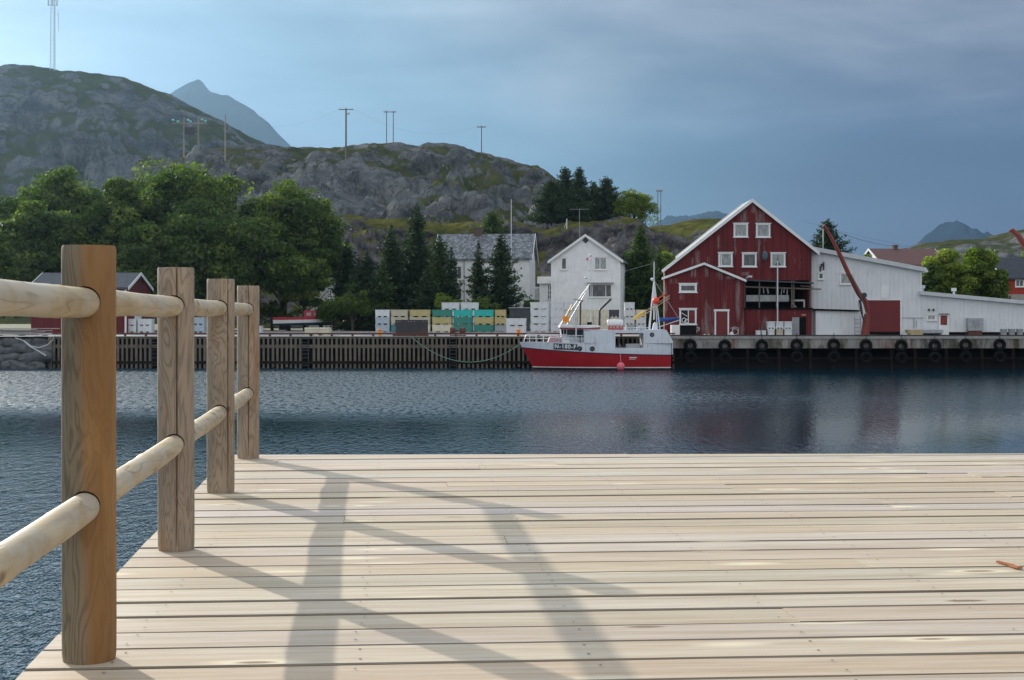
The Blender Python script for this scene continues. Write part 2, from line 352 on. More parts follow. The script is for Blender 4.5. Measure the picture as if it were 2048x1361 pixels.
def hill(name, prof, Yc, Y0, Y1, nx, ny, amp, seed, mat, steps=6, terr=.6, sil=.03, base=2.0, cell=None, pwr=1.0, crest=.6):
    xs = np.array([XX(p[0], Yc) for p in prof]); zs = np.array([ZZ(p[1], Yc) for p in prof])
    X = np.linspace(xs[0], xs[-1], nx); H = np.interp(X, xs, zs)
    cell = cell or (Yc*.08)
    u = np.linspace(0, 1, ny); XG, U = np.meshgrid(X, u); HG = np.tile(H, (ny, 1))
    front = U < crest; t = np.where(front, U/crest, (1-U)/(1-crest))
    YG = np.where(front, Y0+(Yc-Y0)*t, Yc+(Y1-Yc)*(1-t))
    wob = fbm(XG/cell, YG/cell*1.0, 4, seed+5)
    e = np.where(front, (t*(1.22-.22*t))**pwr, np.sin(t*math.pi/2))
    k = e*steps+wob*1.6; fl = np.floor(k); fr = k-fl
    st = np.clip((fr-.35)/.45, 0, 1); st = st*st*(3-2*st)
    e2 = (fl+st-wob*1.6)/steps; wgt = terr*np.clip(4*t*(1-t)*1.6, 0, 1)
    e = np.where(front, e*(1-wgt)+e2*wgt, e)
    edge = np.clip(t*6, 0, 1)
    w = np.clip(4*t*(1-t), 0, 1)+sil
    wx = fbm(XG/cell, YG/cell, 3, seed+21)*.6
    n1 = fbm(XG/cell*1.0+wx, YG/cell*.8+wx+e*1.5, 4, seed, True); n2 = fbm(XG/cell*3.1+wx*2, YG/cell*2.2-wx+e*3, 4, seed+2, True)
    n = n1*.8+n2*.38
    Z = base+(HG-base)*e+n*amp*np.minimum(w, 1)*edge
    Z = Z+fbm(XG/cell*9, YG/cell*5, 3, seed+9)*amp*.08*edge
    YG = YG+fbm(XG/cell*2, Z/cell*3+7, 4, seed+11)*amp*1.2*edge
    o = grid_mesh(name, XG, YG, Z, mat); tag(o, kind='structure')
    at = o.data.attributes.new('cav', 'FLOAT', 'POINT'); at.data.foreach_set('value', (n1*.6+n2*.6).ravel().astype(float)); return o
ROCKA = rock_mat('grey_mountain_rock', (.075, .085, .098), (.15, .16, .168), (.029, .038, .017), (.058, .067, .028), .84, .035, 2.4, .0)
ROCKB = rock_mat('grey_hill_rock', (.09, .095, .10), (.175, .18, .182), (.030, .038, .016), (.080, .082, .030), .90, .07, 1.3, .0)
ROCKC = rock_mat('knoll_rock', (.07, .066, .07), (.15, .143, .143), (.040, .048, .016), (.13, .125, .034), .88, .22, .5, .0)
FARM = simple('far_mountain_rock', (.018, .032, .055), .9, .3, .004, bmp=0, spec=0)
hill('big_hill', [(-420, 260), (-250, 190), (-100, 150), (0, 136), (60, 131), (110, 138), (200, 145), (215, 151), (260, 160), (300, 175), (345, 190), (372, 207), (400, 220), (440, 238), (470, 252), (500, 275), (530, 290), (546, 296), (560, 330), (640, 400), (760, 520)],
     900, 520, 1300, 500, 260, 15, 11, ROCKA, 7, .55, .13, cell=85)
hill('middle_hill', [(300, 500), (340, 370), (358, 322), (375, 308), (430, 300), (520, 293), (560, 297), (620, 292), (700, 290), (760, 290), (820, 293), (840, 296), (858, 289), (900, 292), (960, 306), (1000, 318), (1040, 328), (1075, 334), (1105, 356), (1140, 388), (1200, 425), (1260, 470), (1330, 560)],
     450, 250, 640, 640, 300, 8, 31, ROCKB, 6, .62, .12, cell=36)
hill('rocky_knoll', [(520, 560), (600, 470), (650, 432), (700, 428), (760, 438), (800, 436), (850, 440), (900, 446), (960, 447), (1000, 444), (1030, 440), (1060, 452), (1085, 462), (1110, 452), (1140, 440), (1200, 442), (1240, 434), (1275, 436), (1300, 452), (1340, 470), (1400, 500), (1500, 560), (1560, 620)],
     215, 176, 262, 520, 190, 4.2, 53, ROCKC, 4, .75, .04, cell=15, pwr=.8)
hill('grassy_slope', [(1180, 600), (1250, 500), (1300, 452), (1335, 452), (1370, 444), (1405, 438), (1440, 437), (1470, 455), (1520, 480), (1600, 500), (1700, 530), (1800, 600)],
     330, 240, 430, 260, 120, 3.5, 71, ROCKC, 4, .6, .05, cell=24)
hill('far_rocky_hill', [(1600, 628), (1700, 560), (1780, 520), (1850, 492), (1880, 484), (1910, 478), (1960, 478), (2000, 474), (2030, 460), (2048, 458), (2150, 440), (2300, 480), (2420, 600)],
     800, 520, 1100, 260, 110, 7, 91, ROCKB, 5, .5, .05, cell=60)
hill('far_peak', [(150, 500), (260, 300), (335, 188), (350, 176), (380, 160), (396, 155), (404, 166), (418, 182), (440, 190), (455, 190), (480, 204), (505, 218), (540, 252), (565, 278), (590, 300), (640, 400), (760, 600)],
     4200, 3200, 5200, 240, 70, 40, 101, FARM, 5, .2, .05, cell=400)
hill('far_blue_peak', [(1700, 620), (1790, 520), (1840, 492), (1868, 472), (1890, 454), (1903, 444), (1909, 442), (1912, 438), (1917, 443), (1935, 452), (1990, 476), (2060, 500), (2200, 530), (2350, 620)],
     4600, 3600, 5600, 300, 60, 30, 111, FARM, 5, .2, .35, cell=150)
hill('far_blue_ridge', [(1150, 620), (1240, 480), (1290, 455), (1320, 442), (1350, 436), (1380, 430), (1400, 424), (1420, 417), (1445, 424), (1480, 450), (1560, 480), (1700, 600)],
     5200, 4200, 6200, 300, 60, 45, 121, FARM, 5, .2, .35, cell=150)

# ------------------------------------------------------------------ ground and water
GZ = 2.35; QY = 111.0; QR = 110.0
def ground_mat():
    m, nt, b, o = new_mat('quay_ground'); v = objc(nt)
    y = N(nt, 'ShaderNodeSeparateXYZ', {0: v}).outputs[1]
    c = ramp(nt, noise(nt, v, .4, 7, .65), [(.3, (.17, .165, .165)), (.7, (.28, .27, .265))])
    g = ramp(nt, noise(nt, v, .5, 6), [(.3, (.03, .045, .012)), (.7, (.08, .09, .02))])
    c = mixc(nt, mrange(nt, mth(nt, 'ADD', y, mth(nt, 'MULTIPLY', noise(nt, v, .2, 4), 6)), 147, 150), c, g)
    nt.links.new(c, b.inputs['Base Color']); b.inputs['Roughness'].default_value = .9; return m
gb = MB(); gb.quad((-4000, QY+.25, GZ), (4000, QY+.25, GZ), (4000, 8000, GZ), (-4000, 8000, GZ))
tag(gb.build('ground', ground_mat()), kind='structure')
def water_mat():
    m, nt, b, o = new_mat('harbour_water'); v = objc(nt)
    X_n, Y_n, _ = N(nt, 'ShaderNodeSeparateXYZ', {0: v}).outputs
    b.inputs['Base Color'].default_value = (.002, .030, .050, 1); b.inputs['Roughness'].default_value = .04
    b.inputs['IOR'].default_value = 1.333; b.inputs['Specular IOR Level'].default_value = .5
    big = noise(nt, mapping(nt, v, (.018, .055, 1), rot=(0, 0, R(8)), loc=(.3, .25, 0)), 1.0, 3, .5)
    x = N(nt, 'ShaderNodeSeparateXYZ', {0: v}).outputs[0]
    calm = mrange(nt, mth(nt, 'ADD', x, mth(nt, 'MULTIPLY', big, 26)), 8, 32)     # sheltered, smoother water on the right
    bb = mth(nt, 'MULTIPLY', mth(nt, 'SUBTRACT', big, .5), 30)
    fary = mrange(nt, mth(nt, 'ADD', Y_n, bb), 52, 70)
    neary = mrange(nt, mth(nt, 'ADD', Y_n, bb), 50, 34)
    wind = mth(nt, 'ADD', mth(nt, 'MULTIPLY', mth(nt, 'MAXIMUM', fary, mth(nt, 'MULTIPLY', neary, .8)), .75), .25)
    wind = mth(nt, 'MULTIPLY', wind, mth(nt, 'SUBTRACT', 1.0, mth(nt, 'MULTIPLY', calm, .8)))
    w1 = noise(nt, mapping(nt, v, (9, 15, 1), rot=(0, 0, R(14))), 1.0, 3, .6, .3)
    w2 = noise(nt, mapping(nt, v, (2.8, 5.0, 1), rot=(0, 0, R(-12))), 1.0, 3, .5, .3)
    w3 = noise(nt, mapping(nt, v, (.7, 1.5, 1), rot=(0, 0, R(20))), 1.0, 2, .5)
    h = mth(nt, 'ADD', mth(nt, 'MULTIPLY', w1, .0055), mth(nt, 'ADD', mth(nt, 'MULTIPLY', w2, .020), mth(nt, 'MULTIPLY', w3, .028)))
    grp = noise(nt, mapping(nt, v, (4.5, 1.1, 1), rot=(0, 0, R(5))), 1.0, 3, .75)
    rg_ = mrange(nt, grp, .40, .60, .04, .50, smooth=False)
    nt.links.new(mth(nt, 'ADD', mth(nt, 'MULTIPLY', mth(nt, 'MULTIPLY', wind, fary), rg_), mth(nt, 'ADD', mth(nt, 'MULTIPLY', neary, -.02), .04)), b.inputs['Roughness'])
    h = mth(nt, 'MULTIPLY', mth(nt, 'MULTIPLY', h, wind), mrange(nt, grp, .36, .64, .45, 1.5))
    bp = N(nt, 'ShaderNodeBump', {'Height': h, 'Strength': 1.0, 'Distance': 1.0}); nt.links.new(bp.outputs[0], b.inputs['Normal']); return m
wb = MB(); wb.quad((-900, -350, 0), (900, -350, 0), (900, 112.5, 0), (-900, 112.5, 0))
tag(wb.build('water', water_mat()), kind='structure')

# ------------------------------------------------------------------ the wooden deck and its railing
DZ = EYE-.873
def plank_mat():
    m, nt, b, o = new_mat('pale_deck_wood'); v = objc(nt)
    ra = R(-4.4)
    at = N(nt, 'ShaderNodeAttribute', attribute_name='tone'); col = at.outputs['Color']
    vv = mapping(nt, v, (1, 1, 1), rot=(0, 0, ra))
    off = N(nt, 'ShaderNodeVectorMath', operation='MULTIPLY', ins={0: col, 1: (37, 11, 5)}).outputs[0]
    vv = N(nt, 'ShaderNodeVectorMath', operation='ADD', ins={0: vv, 1: off}).outputs[0]
    g1 = noise(nt, mapping(nt, vv, (1.1, 26, 8)), 1.0, 6, .6, .4)
    g2 = noise(nt, mapping(nt, vv, (3.5, 110, 20)), 1.0, 4, .6, .2)
    g3 = noise(nt, mapping(nt, vv, (.7, 4, 1)), 1.0, 4, .6, .5)
    c = mixc(nt, mrange(nt, g1, .35, .7), col, mixc(nt, 1, col, (.78, .70, .60), 'MULTIPLY'))
    c = mixc(nt, mth(nt, 'MULTIPLY', mrange(nt, g3, .45, .75), .6), c, mixc(nt, 1, col, (1.10, 1.11, 1.11), 'MULTIPLY'))
    c = mixc(nt, mth(nt, 'MULTIPLY', mrange(nt, g2, .52, .68), .50), c, (.30, .25, .19))
    vo = N(nt, 'ShaderNodeTexVoronoi', {'Scale': 1.0, 'Randomness': 1.0}); nt.links.new(mapping(nt, vv, (1.5, 5.5, 0.01)), vo.inputs['Vector'])
    dk = vo.outputs['Distance']; rnd = N(nt, 'ShaderNodeSeparateColor', {0: vo.outputs['Color']}).outputs
    dk2 = mth(nt, 'ADD', dk, mth(nt, 'MULTIPLY', mth(nt, 'SUBTRACT', g3, .5), .10))
    kn = mth(nt, 'MULTIPLY', mrange(nt, dk2, .25, .08), mth(nt, 'GREATER_THAN', rnd[0], .35))
    c = mixc(nt, mth(nt, 'MULTIPLY', kn, .8), c, (.80, .70, .50))
    kc = mth(nt, 'MULTIPLY', mrange(nt, dk2, .11, .05), mth(nt, 'GREATER_THAN', rnd[1], .42))
    c = mixc(nt, mth(nt, 'MULTIPLY', kc, .9), c, (.20, .12, .06))
    nt.links.new(c, b.inputs['Base Color']); b.inputs['Roughness'].default_value = .62; b.inputs['Specular IOR Level'].default_value = .3
    bump(nt, b, mth(nt, 'ADD', g1, mth(nt, 'MULTIPLY', g2, .6)), .35, .004); return m
M['plank'] = plank_mat()
A = R(4.4); bd = Vector((math.cos(A), math.sin(A), 0)); bn = Vector((-math.sin(A), math.cos(A), 0))
deck = thing('wooden_deck', 'new pale plank deck in the foreground under the log railing', 'deck', (2, 5, DZ))
def left_x(Y): return -1.186-.1*(Y-3.578)
tones = [(.56, .475, .365), (.55, .465, .36), (.53, .45, .35), (.575, .50, .405), (.55, .475, .375), (.525, .435, .325), (.56, .475, .365), (.56, .51, .45), (.515, .44, .345), (.545, .47, .37)]
_old = [(.60, .515, .40), (.62, .56, .46), (.56, .49, .385), (.66, .61, .53), (.60, .58, .55), (.55, .46, .335), (.64, .56, .44), (.67, .66, .65), (.53, .475, .385)]
rnd = random.Random(21)
verts, faces, fcol = [], [], []; nails = MB()
off = -2.0; gapb = rnd.uniform(.008, .02)
far_p = Vector((0, 9.39+.0, 0)); fa = R(.9)
while off < 11.2:
    wd = .198+rnd.uniform(-.006, .004)
    row_t = rnd.choice(tones); row_k = rnd.uniform(.88, 1.0); row_t = tuple(c*row_k*q_ for c, q_ in zip(row_t, (1.10, 1.075, 1.04)))
    s = -3.4; brk = rnd.uniform(-2, 3.0)
    while s < 13:
        e = brk; brk += rnd.uniform(4.6, 5.8)
        t = row_t if rnd.random() < .75 else rnd.choice(tones); k = rnd.uniform(.97, 1.03); t = tuple(min(.8, c*k+rnd.uniform(-.012, .012)) for c in t)
        zt = rnd.uniform(-.0025, .0025); zl = zt+rnd.uniform(-.002, .002)
        ch = .004; rows = [(0, -.045), (0, -ch), (ch, 0), (wd-ch, 0), (wd, -ch), (wd, -.045)]
        i0 = len(verts); o1 = off+rnd.uniform(-.002, .002)
        nseg = max(1, int((e-s)/1.0))
        for q in range(nseg+1):
            ss = s+(e-.002-s)*q/nseg
            wv = .003*math.sin(ss*1.3+off*9)
            for (a, z) in rows:
                p = bd*ss+bn*(o1+a+wv); verts.append((p.x, p.y, DZ+z+(zt if q < nseg else zl)))
        for q in range(nseg):
            for r_ in range(5):
                a0 = i0+q*6+r_; faces.append((a0, a0+6, a0+7, a0+1)); fcol.append(t if r_ == 2 else tuple(c_*.42 for c_ in t))  # chamfers and sides darkened: edge dirt, plus shade painted in for the gaps
        faces.append(tuple(i0+j for j in range(6))); fcol.append(t)
        faces.append(tuple(i0+nseg*6+j for j in reversed(range(6)))); fcol.append(t)
        s = e
    js = -1.9
    while js < 12:
        for a in (.045, wd-.045):
            p = bd*(js+rnd.uniform(-.012, .012))+bn*(off+a+rnd.uniform(-.01, .01))
            if p.x > left_x(p.y)+.05 and p.y < 9.3 and p.y > 1.5 and rnd.random() < .8:
                n = 6; nails.quad(*[(p.x+.0045*math.cos(6.283*j/n), p.y+.0045*math.sin(6.283*j/n), DZ+.0035) for j in range(n)])
        js += .6
    off += wd+rnd.choice([.010, .014, .017, .020, .025])
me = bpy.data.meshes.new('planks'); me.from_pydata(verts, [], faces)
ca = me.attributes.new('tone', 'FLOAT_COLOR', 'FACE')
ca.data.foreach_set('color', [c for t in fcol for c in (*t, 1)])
bm = bmesh.new(); bm.from_mesh(me)
def cut(co, no):
    r = bmesh.ops.bisect_plane(bm, geom=bm.verts[:]+bm.edges[:]+bm.faces[:], plane_co=co, plane_no=no, clear_outer=True)
    es = [g for g in r['geom_cut'] if isinstance(g, bmesh.types.BMEdge)]
    bmesh.ops.holes_fill(bm, edges=es, sides=0)
cut((-1.186, 3.578, 0), (-math.cos(R(5.71)), -math.sin(R(5.71)), 0))
cut((0, 9.375, 0), (-math.sin(fa), math.cos(fa), 0))
bmesh.ops.translate(bm, verts=bm.verts, vec=(-2, -5, -DZ)); bm.to_mesh(me); bm.free()
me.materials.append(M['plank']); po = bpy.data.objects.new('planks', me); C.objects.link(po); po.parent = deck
no_ = nails.build('nail_heads', M['dark_steel'], deck, world=True); tag(no_, kind='stuff')
jb = MB()
for k in range(20):
    y0_ = -1.5; x0_ = left_x(y0_)+.12+k*.62; jb.bar((x0_, y0_, DZ-.15), (x0_-.1*(9.2-y0_), 9.2, DZ-.15), .07, .2)
jb.build('joists', M['timber_grey'], deck, world=True)
for (x, y) in ((-1.0, 4.0), (-1.4, 8.6), (3, 4), (3, 8.8), (7.5, 4), (7.5, 8.8)):
    MB().tube([(x, y, -1.5), (x, y, DZ-.25)], .14, 14).build('pile', M['timber_grey'], deck, world=True, smooth=True)

def post_mat(name, tint, seed, orange=0.0):
    m, nt, b, o = new_mat(name); v = mapping(nt, objc(nt), loc=(seed*.37, seed*.11, seed*.9))
    wv = noise(nt, mapping(nt, v, (9, 9, 1.6)), 1.0, 3, .5, .6)
    rings = mth(nt, 'FRACT', mth(nt, 'MULTIPLY', wv, 17.0))
    rl = mrange(nt, mth(nt, 'ABSOLUTE', mth(nt, 'SUBTRACT', rings, .5)), .20, .48)
    fine = noise(nt, mapping(nt, v, (70, 70, 3)), 1.0, 4, .6)
    patch = noise(nt, mapping(nt, v, (4, 4, 1.5)), 1.0, 4, .6)
    c = mixc(nt, mrange(nt, patch, .35, .65), tint, tuple(x*.78 for x in tint))
    c = mixc(nt, mth(nt, 'MULTIPLY', rl, .58), c, tuple(x*.38 for x in tint))
    c = mixc(nt, mth(nt, 'MULTIPLY', mrange(nt, fine, .5, .7), .35), c, tuple(x*.5 for x in tint))
    st = noise(nt, mapping(nt, v, (11, 11, .9), loc=(1, 2, 3)), 1.0, 4, .6)
    c = mixc(nt, mth(nt, 'MULTIPLY', mrange(nt, st, .56, .68), .65), c, (.30, .135, .035))
    if orange:
        x = N(nt, 'ShaderNodeSeparateXYZ', {0: objc(nt)}).outputs[0]
        f = mrange(nt, mth(nt, 'ADD', x, mth(nt, 'MULTIPLY', mth(nt, 'SUBTRACT', patch, .5), .06)), -.016, .022)
        oc = mixc(nt, mrange(nt, wv, .4, .6), (.38, .195, .062), (.28, .135, .042))
        oc = mixc(nt, mth(nt, 'MULTIPLY', rl, .16), oc, (.20, .09, .025))
        c = mixc(nt, mth(nt, 'MULTIPLY', f, orange), c, oc)
    vo = N(nt, 'ShaderNodeTexVoronoi', {'Scale': 1.0}); nt.links.new(mapping(nt, v, (9, 9, 5)), vo.inputs['Vector'])
    kn = mrange(nt, vo.outputs['Distance'], .10, .05); c = mixc(nt, mth(nt, 'MULTIPLY', kn, .7), c, (.09, .05, .025))
    nt.links.new(c, b.inputs['Base Color']); b.inputs['Roughness'].default_value = .7; b.inputs['Specular IOR Level'].default_value = .3
    bump(nt, b, mth(nt, 'SUBTRACT', mth(nt, 'MULTIPLY', fine, .5), mth(nt, 'MULTIPLY', rl, .4)), .5, .004); return m
def rail_mat():
    m, nt, b, o = new_mat('peeled_log'); v = objc(nt)
    g = noise(nt, mapping(nt, v, (24, 2.2, 24), rot=(0, 0, 0)), 1.0, 5, .6, .4); p = noise(nt, v, 5, 5, .6)
    c = ramp(nt, g, [(.35, (.60, .475, .295)), (.62, (.40, .29, .155))])
    c = mixc(nt, mth(nt, 'MULTIPLY', mrange(nt, p, .42, .62), .8), c, (.50, .435, .335))
    vo = N(nt, 'ShaderNodeTexVoronoi', {'Scale': 1.0}); nt.links.new(mapping(nt, v, (9, 4.2, 9)), vo.inputs['Vector'])
    kn = mrange(nt, mth(nt, 'ADD', vo.outputs['Distance'], mth(nt, 'MULTIPLY', mth(nt, 'SUBTRACT', p, .5), .25)), .17, .07); c = mixc(nt, mth(nt, 'MULTIPLY', kn, .9), c, (.17, .09, .04))
    ck = mrange(nt, mth(nt, 'ABSOLUTE', mth(nt, 'SUBTRACT', noise(nt, mapping(nt, v, (16, .35, 16), rot=(0, 0, R(-5.7))), 1.0, 1, .4), .5)), .0, .012)
    c = mixc(nt, mth(nt, 'MULTIPLY', mth(nt, 'SUBTRACT', 1, ck), .35), c, (.16, .10, .05))
    nt.links.new(c, b.inputs['Base Color']); b.inputs['Roughness'].default_value = .55; b.inputs['Specular IOR Level'].default_value = .35
    bump(nt, b, mth(nt, 'ADD', g, ck), .3, .004); return m
M['rail'] = rail_mat(); M['hole'] = simple('hole_wood', (.09, .05, .025), .9, .3, 20)
rl = thing('log_railing', 'log railing of four round posts and two rails on the deck edge', 'railing', (-1.33, 6.45, DZ))
PD = [3.79, 5.57, 7.35, 9.10, 2.01]; PC = [178, 352, 441.5, 496.5]
PXY = [(XX(PC[i], PD[i]), PD[i]) for i in range(4)]+[(XX(178, 3.79)+.178, 2.01)]
pms = [post_mat('brown_post_wood', (.25, .195, .125), 1, .8), post_mat('grey_post_wood', (.40, .31, .225), 2), post_mat('greyish_post_wood', (.41, .32, .23), 3), post_mat('pinkish_post_wood', (.43, .335, .245), 4), post_mat('plain_post_wood', (.3, .23, .16), 5)]
rdir = Vector((-.0995, .995, 0)).normalized()
def rail_z(i): return (.902, .393)[i]
for i, (x, y) in enumerate(PXY):
    n = 96; mb = MB(); rr = .067
    prof = [(0, .064), (.02, .0665)]+[(h, rr) for h in np.linspace(.1, .98, 12)]+[(1.038, rr), (1.046, .0645)]
    rg = random.Random(i+3)
    ph = rg.uniform(0, 6)
    for j, (h, r) in enumerate(prof):
        for k in range(n):
            t = 2*math.pi*k/n; q = r*(1+.008*math.sin(3*t+ph+h*2)+.004*math.sin(7*t+h*5))
            # a drying crack runs down the near side of posts two to four
            if i in (1, 2, 3) and k == (76, 83, 75)[i-1] and .03 < h < 1.04: q -= .010
            mb.v.append((q*math.cos(t), q*math.sin(t), h))
    for j in range(len(prof)-1):
        for k in range(n): mb.f.append((j*n+k, j*n+(k+1) % n, (j+1)*n+(k+1) % n, (j+1)*n+k)); mb.m.append(0)
    mb.f.append(tuple(reversed(range(n)))); mb.m.append(0); mb.f.append(tuple((len(prof)-1)*n+k for k in range(n))); mb.m.append(0)
    o = mb.build('post', [pms[i], M['hole']], rl)
    o.location = Vector((x, y, DZ))-rl.location
    # drill the rail holes
    cb = MB()
    for q in (0, 1):
        for sgn in (-1,):
            c0 = Vector((0, 0, rail_z(q)+.003)); cb.tube([c0-rdir*.12, c0-rdir*.03], .0378, 28)
    cm = cb.build('cutter', [pms[i], M['hole']]); cm.location = (x, y, DZ)
    for p_ in cm.data.polygons: p_.material_index = 1
    md = o.modifiers.new('b', 'BOOLEAN'); md.object = cm; md.operation = 'DIFFERENCE'; md.solver = 'EXACT'
    bpy.context.view_layer.update()
    dg = bpy.context.evaluated_depsgraph_get(); nm = bpy.data.meshes.new_from_object(o.evaluated_get(dg)); o.modifiers.clear(); o.data = nm
    nm.polygons.foreach_set('use_smooth', [True]*len(nm.polygons)); nm.set_sharp_from_angle(angle=R(38)); bpy.data.objects.remove(cm)
    if i == 0: o['label'] = 'nearest post, warm brown down its right side'
order = [4, 0, 1, 2, 3]
for q in (0, 1):
    for s_ in range(4):
        a = PXY[order[s_]]; b_ = PXY[order[s_+1]]
        p0 = Vector((*a, DZ+rail_z(q)))+rdir*.02; p1 = Vector((*b_, DZ+rail_z(q)))-rdir*.028
        rg = random.Random(q*9+s_); n = 16; mb = MB(); pts = []; rs = []
        L = (p1-p0).length
        kns = [rg.uniform(.1, .9) for _ in range(4)]
        for k in range(n*2+1):
            t = k/(n*2.0); sag = .004*math.sin(t*math.pi*1.3+s_)*(1 if q else .7)
            e_ = min(t, 1-t)*L
            r = .0365+.0010*math.sin(t*9+s_)+sum(.0013*math.exp(-((t-kk)/.018)**2) for kk in kns)-.002*math.exp(-(e_/.03)**2)
            pts.append(p0.lerp(p1, t)+Vector((sag*.4*math.sin(math.pi*t), 0, sag*math.sin(math.pi*t)))); rs.append(r)
        mb.tube(pts, rs, 28); mb.build('rail', M['rail'], rl, smooth=True, world=True)
sp_ = MB().box(1.735, 1.739, 5.35, 5.352, DZ+.004, DZ+.005)
# rust coloured splinter mark lying on the deck at the right
rp = MB(); y_ = 2619/(1128-629); 
rp.bar((XX(1995, 2619/499), 2619/499, DZ+.008), (XX(2022, 2619/505), 2619/506, DZ+.007), .012, .006); rp.bar((XX(2018, 2619/504), 2619/505, DZ+.006), (XX(2040, 2619/512), 2619/512, DZ+.008), .02, .005)
tag(rp.build('wood_chip', simple('reddish_bark', (.36, .12, .04), .9, .3, 30)), 'small reddish brown splinter lying on the pale deck boards', 'wood chip')
# ------------------------------------------------------------------ quays
xl, xm, xr = XX(105, QY), XX(1350, QY), 75.0
q = thing('timber_quay', 'long quay front of upright grey timber slats behind the fishing boat', 'quay', ((xl+xm)/2, QY, 0))
zc0 = ZZ(674, QY)
MB().box(xl, xm, QY-.05, QY+1.2, zc0, GZ+.03).build('concrete_cap', M['concrete'], q, world=True)
mb = MB(); x = xl+.05; rg = random.Random(4)
gaps = [XX(p, QY) for p in (310, 610, 906, 1205)]
while x < xm:
    if not any(abs(x+.08-g) < .33 for g in gaps):
        wd_ = .155*rg.uniform(.85, 1.15); mb.box(x, x+wd_, QY-.02+rg.uniform(-.01, .01), QY+.05, rg.uniform(-.3, .1), zc0-.02)
    x += .337
mb.build('slats', M['timber_grey'], q, world=True)
MB().box(xl, xm, QY+.055, QY+.16, ZZ(696.5, QY), ZZ(690, QY)).box(xl, xm, QY+.055, QY+.16, ZZ(678, QY), ZZ(674.5, QY)).build('upper_beam', M['timber_grey'], q, world=True)
MB().box(xl, xm, QY-.12, QY-.025, ZZ(728, QY), ZZ(722.5, QY)).build('lower_beam', M['timber_dark'], q, world=True)
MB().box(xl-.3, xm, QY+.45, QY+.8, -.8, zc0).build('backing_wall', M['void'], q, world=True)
cb = MB().box(xl, xm, QY-.04, QY+.10, ZZ(669.3, QY), ZZ(666.2, QY)); cb.build('kerb_rail', M['rust'], q, world=True)
k = xl+.7
while k < xm: MB().box(k, k+.16, QY-.02, QY+.09, GZ+.031, ZZ(669.4, QY)).build('kerb_block', M['rust'], q, world=True); k += 1.53
for g in gaps:
    lb = MB().box(g-.28, g-.22, QY-.06, QY, 0, zc0).box(g+.22, g+.28, QY-.06, QY, 0, zc0)
    for z in np.arange(.2, zc0-.05, .28): lb.box(g-.22, g+.22, QY-.05, QY-.01, z, z+.05)
    lb.build('ladder', M['dark_steel'], q, world=True)
MB().box(xl-.28, xl-.02, QY-.15, QY+.3, -.6, GZ-.02).build('corner_post', M['timber_grey'], q, world=True)

q2 = thing('concrete_quay', 'rust-stained concrete quay on dark piles below the red and white buildings', 'quay', (40, QR, 0))
x0 = XX(1338, QR); zb = ZZ(697, QR); zt = ZZ(678, QR)
MB().box(x0, xr, QR, QR+.6, zb, zt).build('edge_beam', M['concrete_stained'], q2, world=True)
MB().box(x0, xr, QR-.06, QR+1.3, zt+.003, GZ+.02).build('concrete_cap', M['concrete'], q2, world=True)
MB().box(x0, xr, QR-.07, QR+.08, GZ+.04, GZ+.14).build('kerb_rail', M['dark_steel'], q2, world=True)
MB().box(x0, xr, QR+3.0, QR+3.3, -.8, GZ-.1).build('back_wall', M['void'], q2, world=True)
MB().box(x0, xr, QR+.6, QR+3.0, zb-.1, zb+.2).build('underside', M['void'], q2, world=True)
MB().box(x0, xr, QR-.02, QR+.07, ZZ(718.5, QR), ZZ(716, QR)).build('pipe_rail', M['timber_dark'], q2, world=True)
k = x0+.9; rg = random.Random(9)
while k < xr:
    MB().tube([(k, QR+.25, -1), (k, QR+.25, zb)], .13, 10).build('pile', M['timber_dark'], q2, world=True, smooth=True); k += rg.choice([1.7, 2.3, 2.6])
# tyre fenders
tyx = [1381, 1450, 1524, 1594, 1668, 1732.5, 1803, 1870, 1932, 2000]
ty = thing('tyre_fender', 'x', 'tyre fender')
MB().torus((0, 0, 0), .335, .14, 'Y', 24, 10).build('tyre', M['black'], ty, smooth='all')
MB().bar((0, .0, .42), (0, .0, .85), .05, .03).build('hanging_strap', M['dark_steel'], ty)
near = ['beside the stern of the fishing boat', 'below the white framed red door', 'below the right jamb of the porch', 'below the piled white tubs', 'below the white lean-to', 'below the crane', 'right of the red sliding door', 'below the grey bench', 'below the grey vent box', 'below the steel buckets']
first = True
for r_, (yy, lab) in enumerate(((691, 'upper'), (716, 'lower'))):
    for i, px_ in enumerate(tyx):
        t = ty if first else copy_tree(ty); first = False
        t.location = (XX(px_, QR-.25), QR-.19, ZZ(yy, QR-.25)+(.04*math.sin(i*5)))
        t.rotation_euler = (0, i*.7, 0) if False else (0, 0, R(4*math.sin(i*3+r_)))
        tag(t, '%s tyre of the pair hung %s' % (lab, near[i]), 'tyre fender', 'tyres hung along the concrete quay')
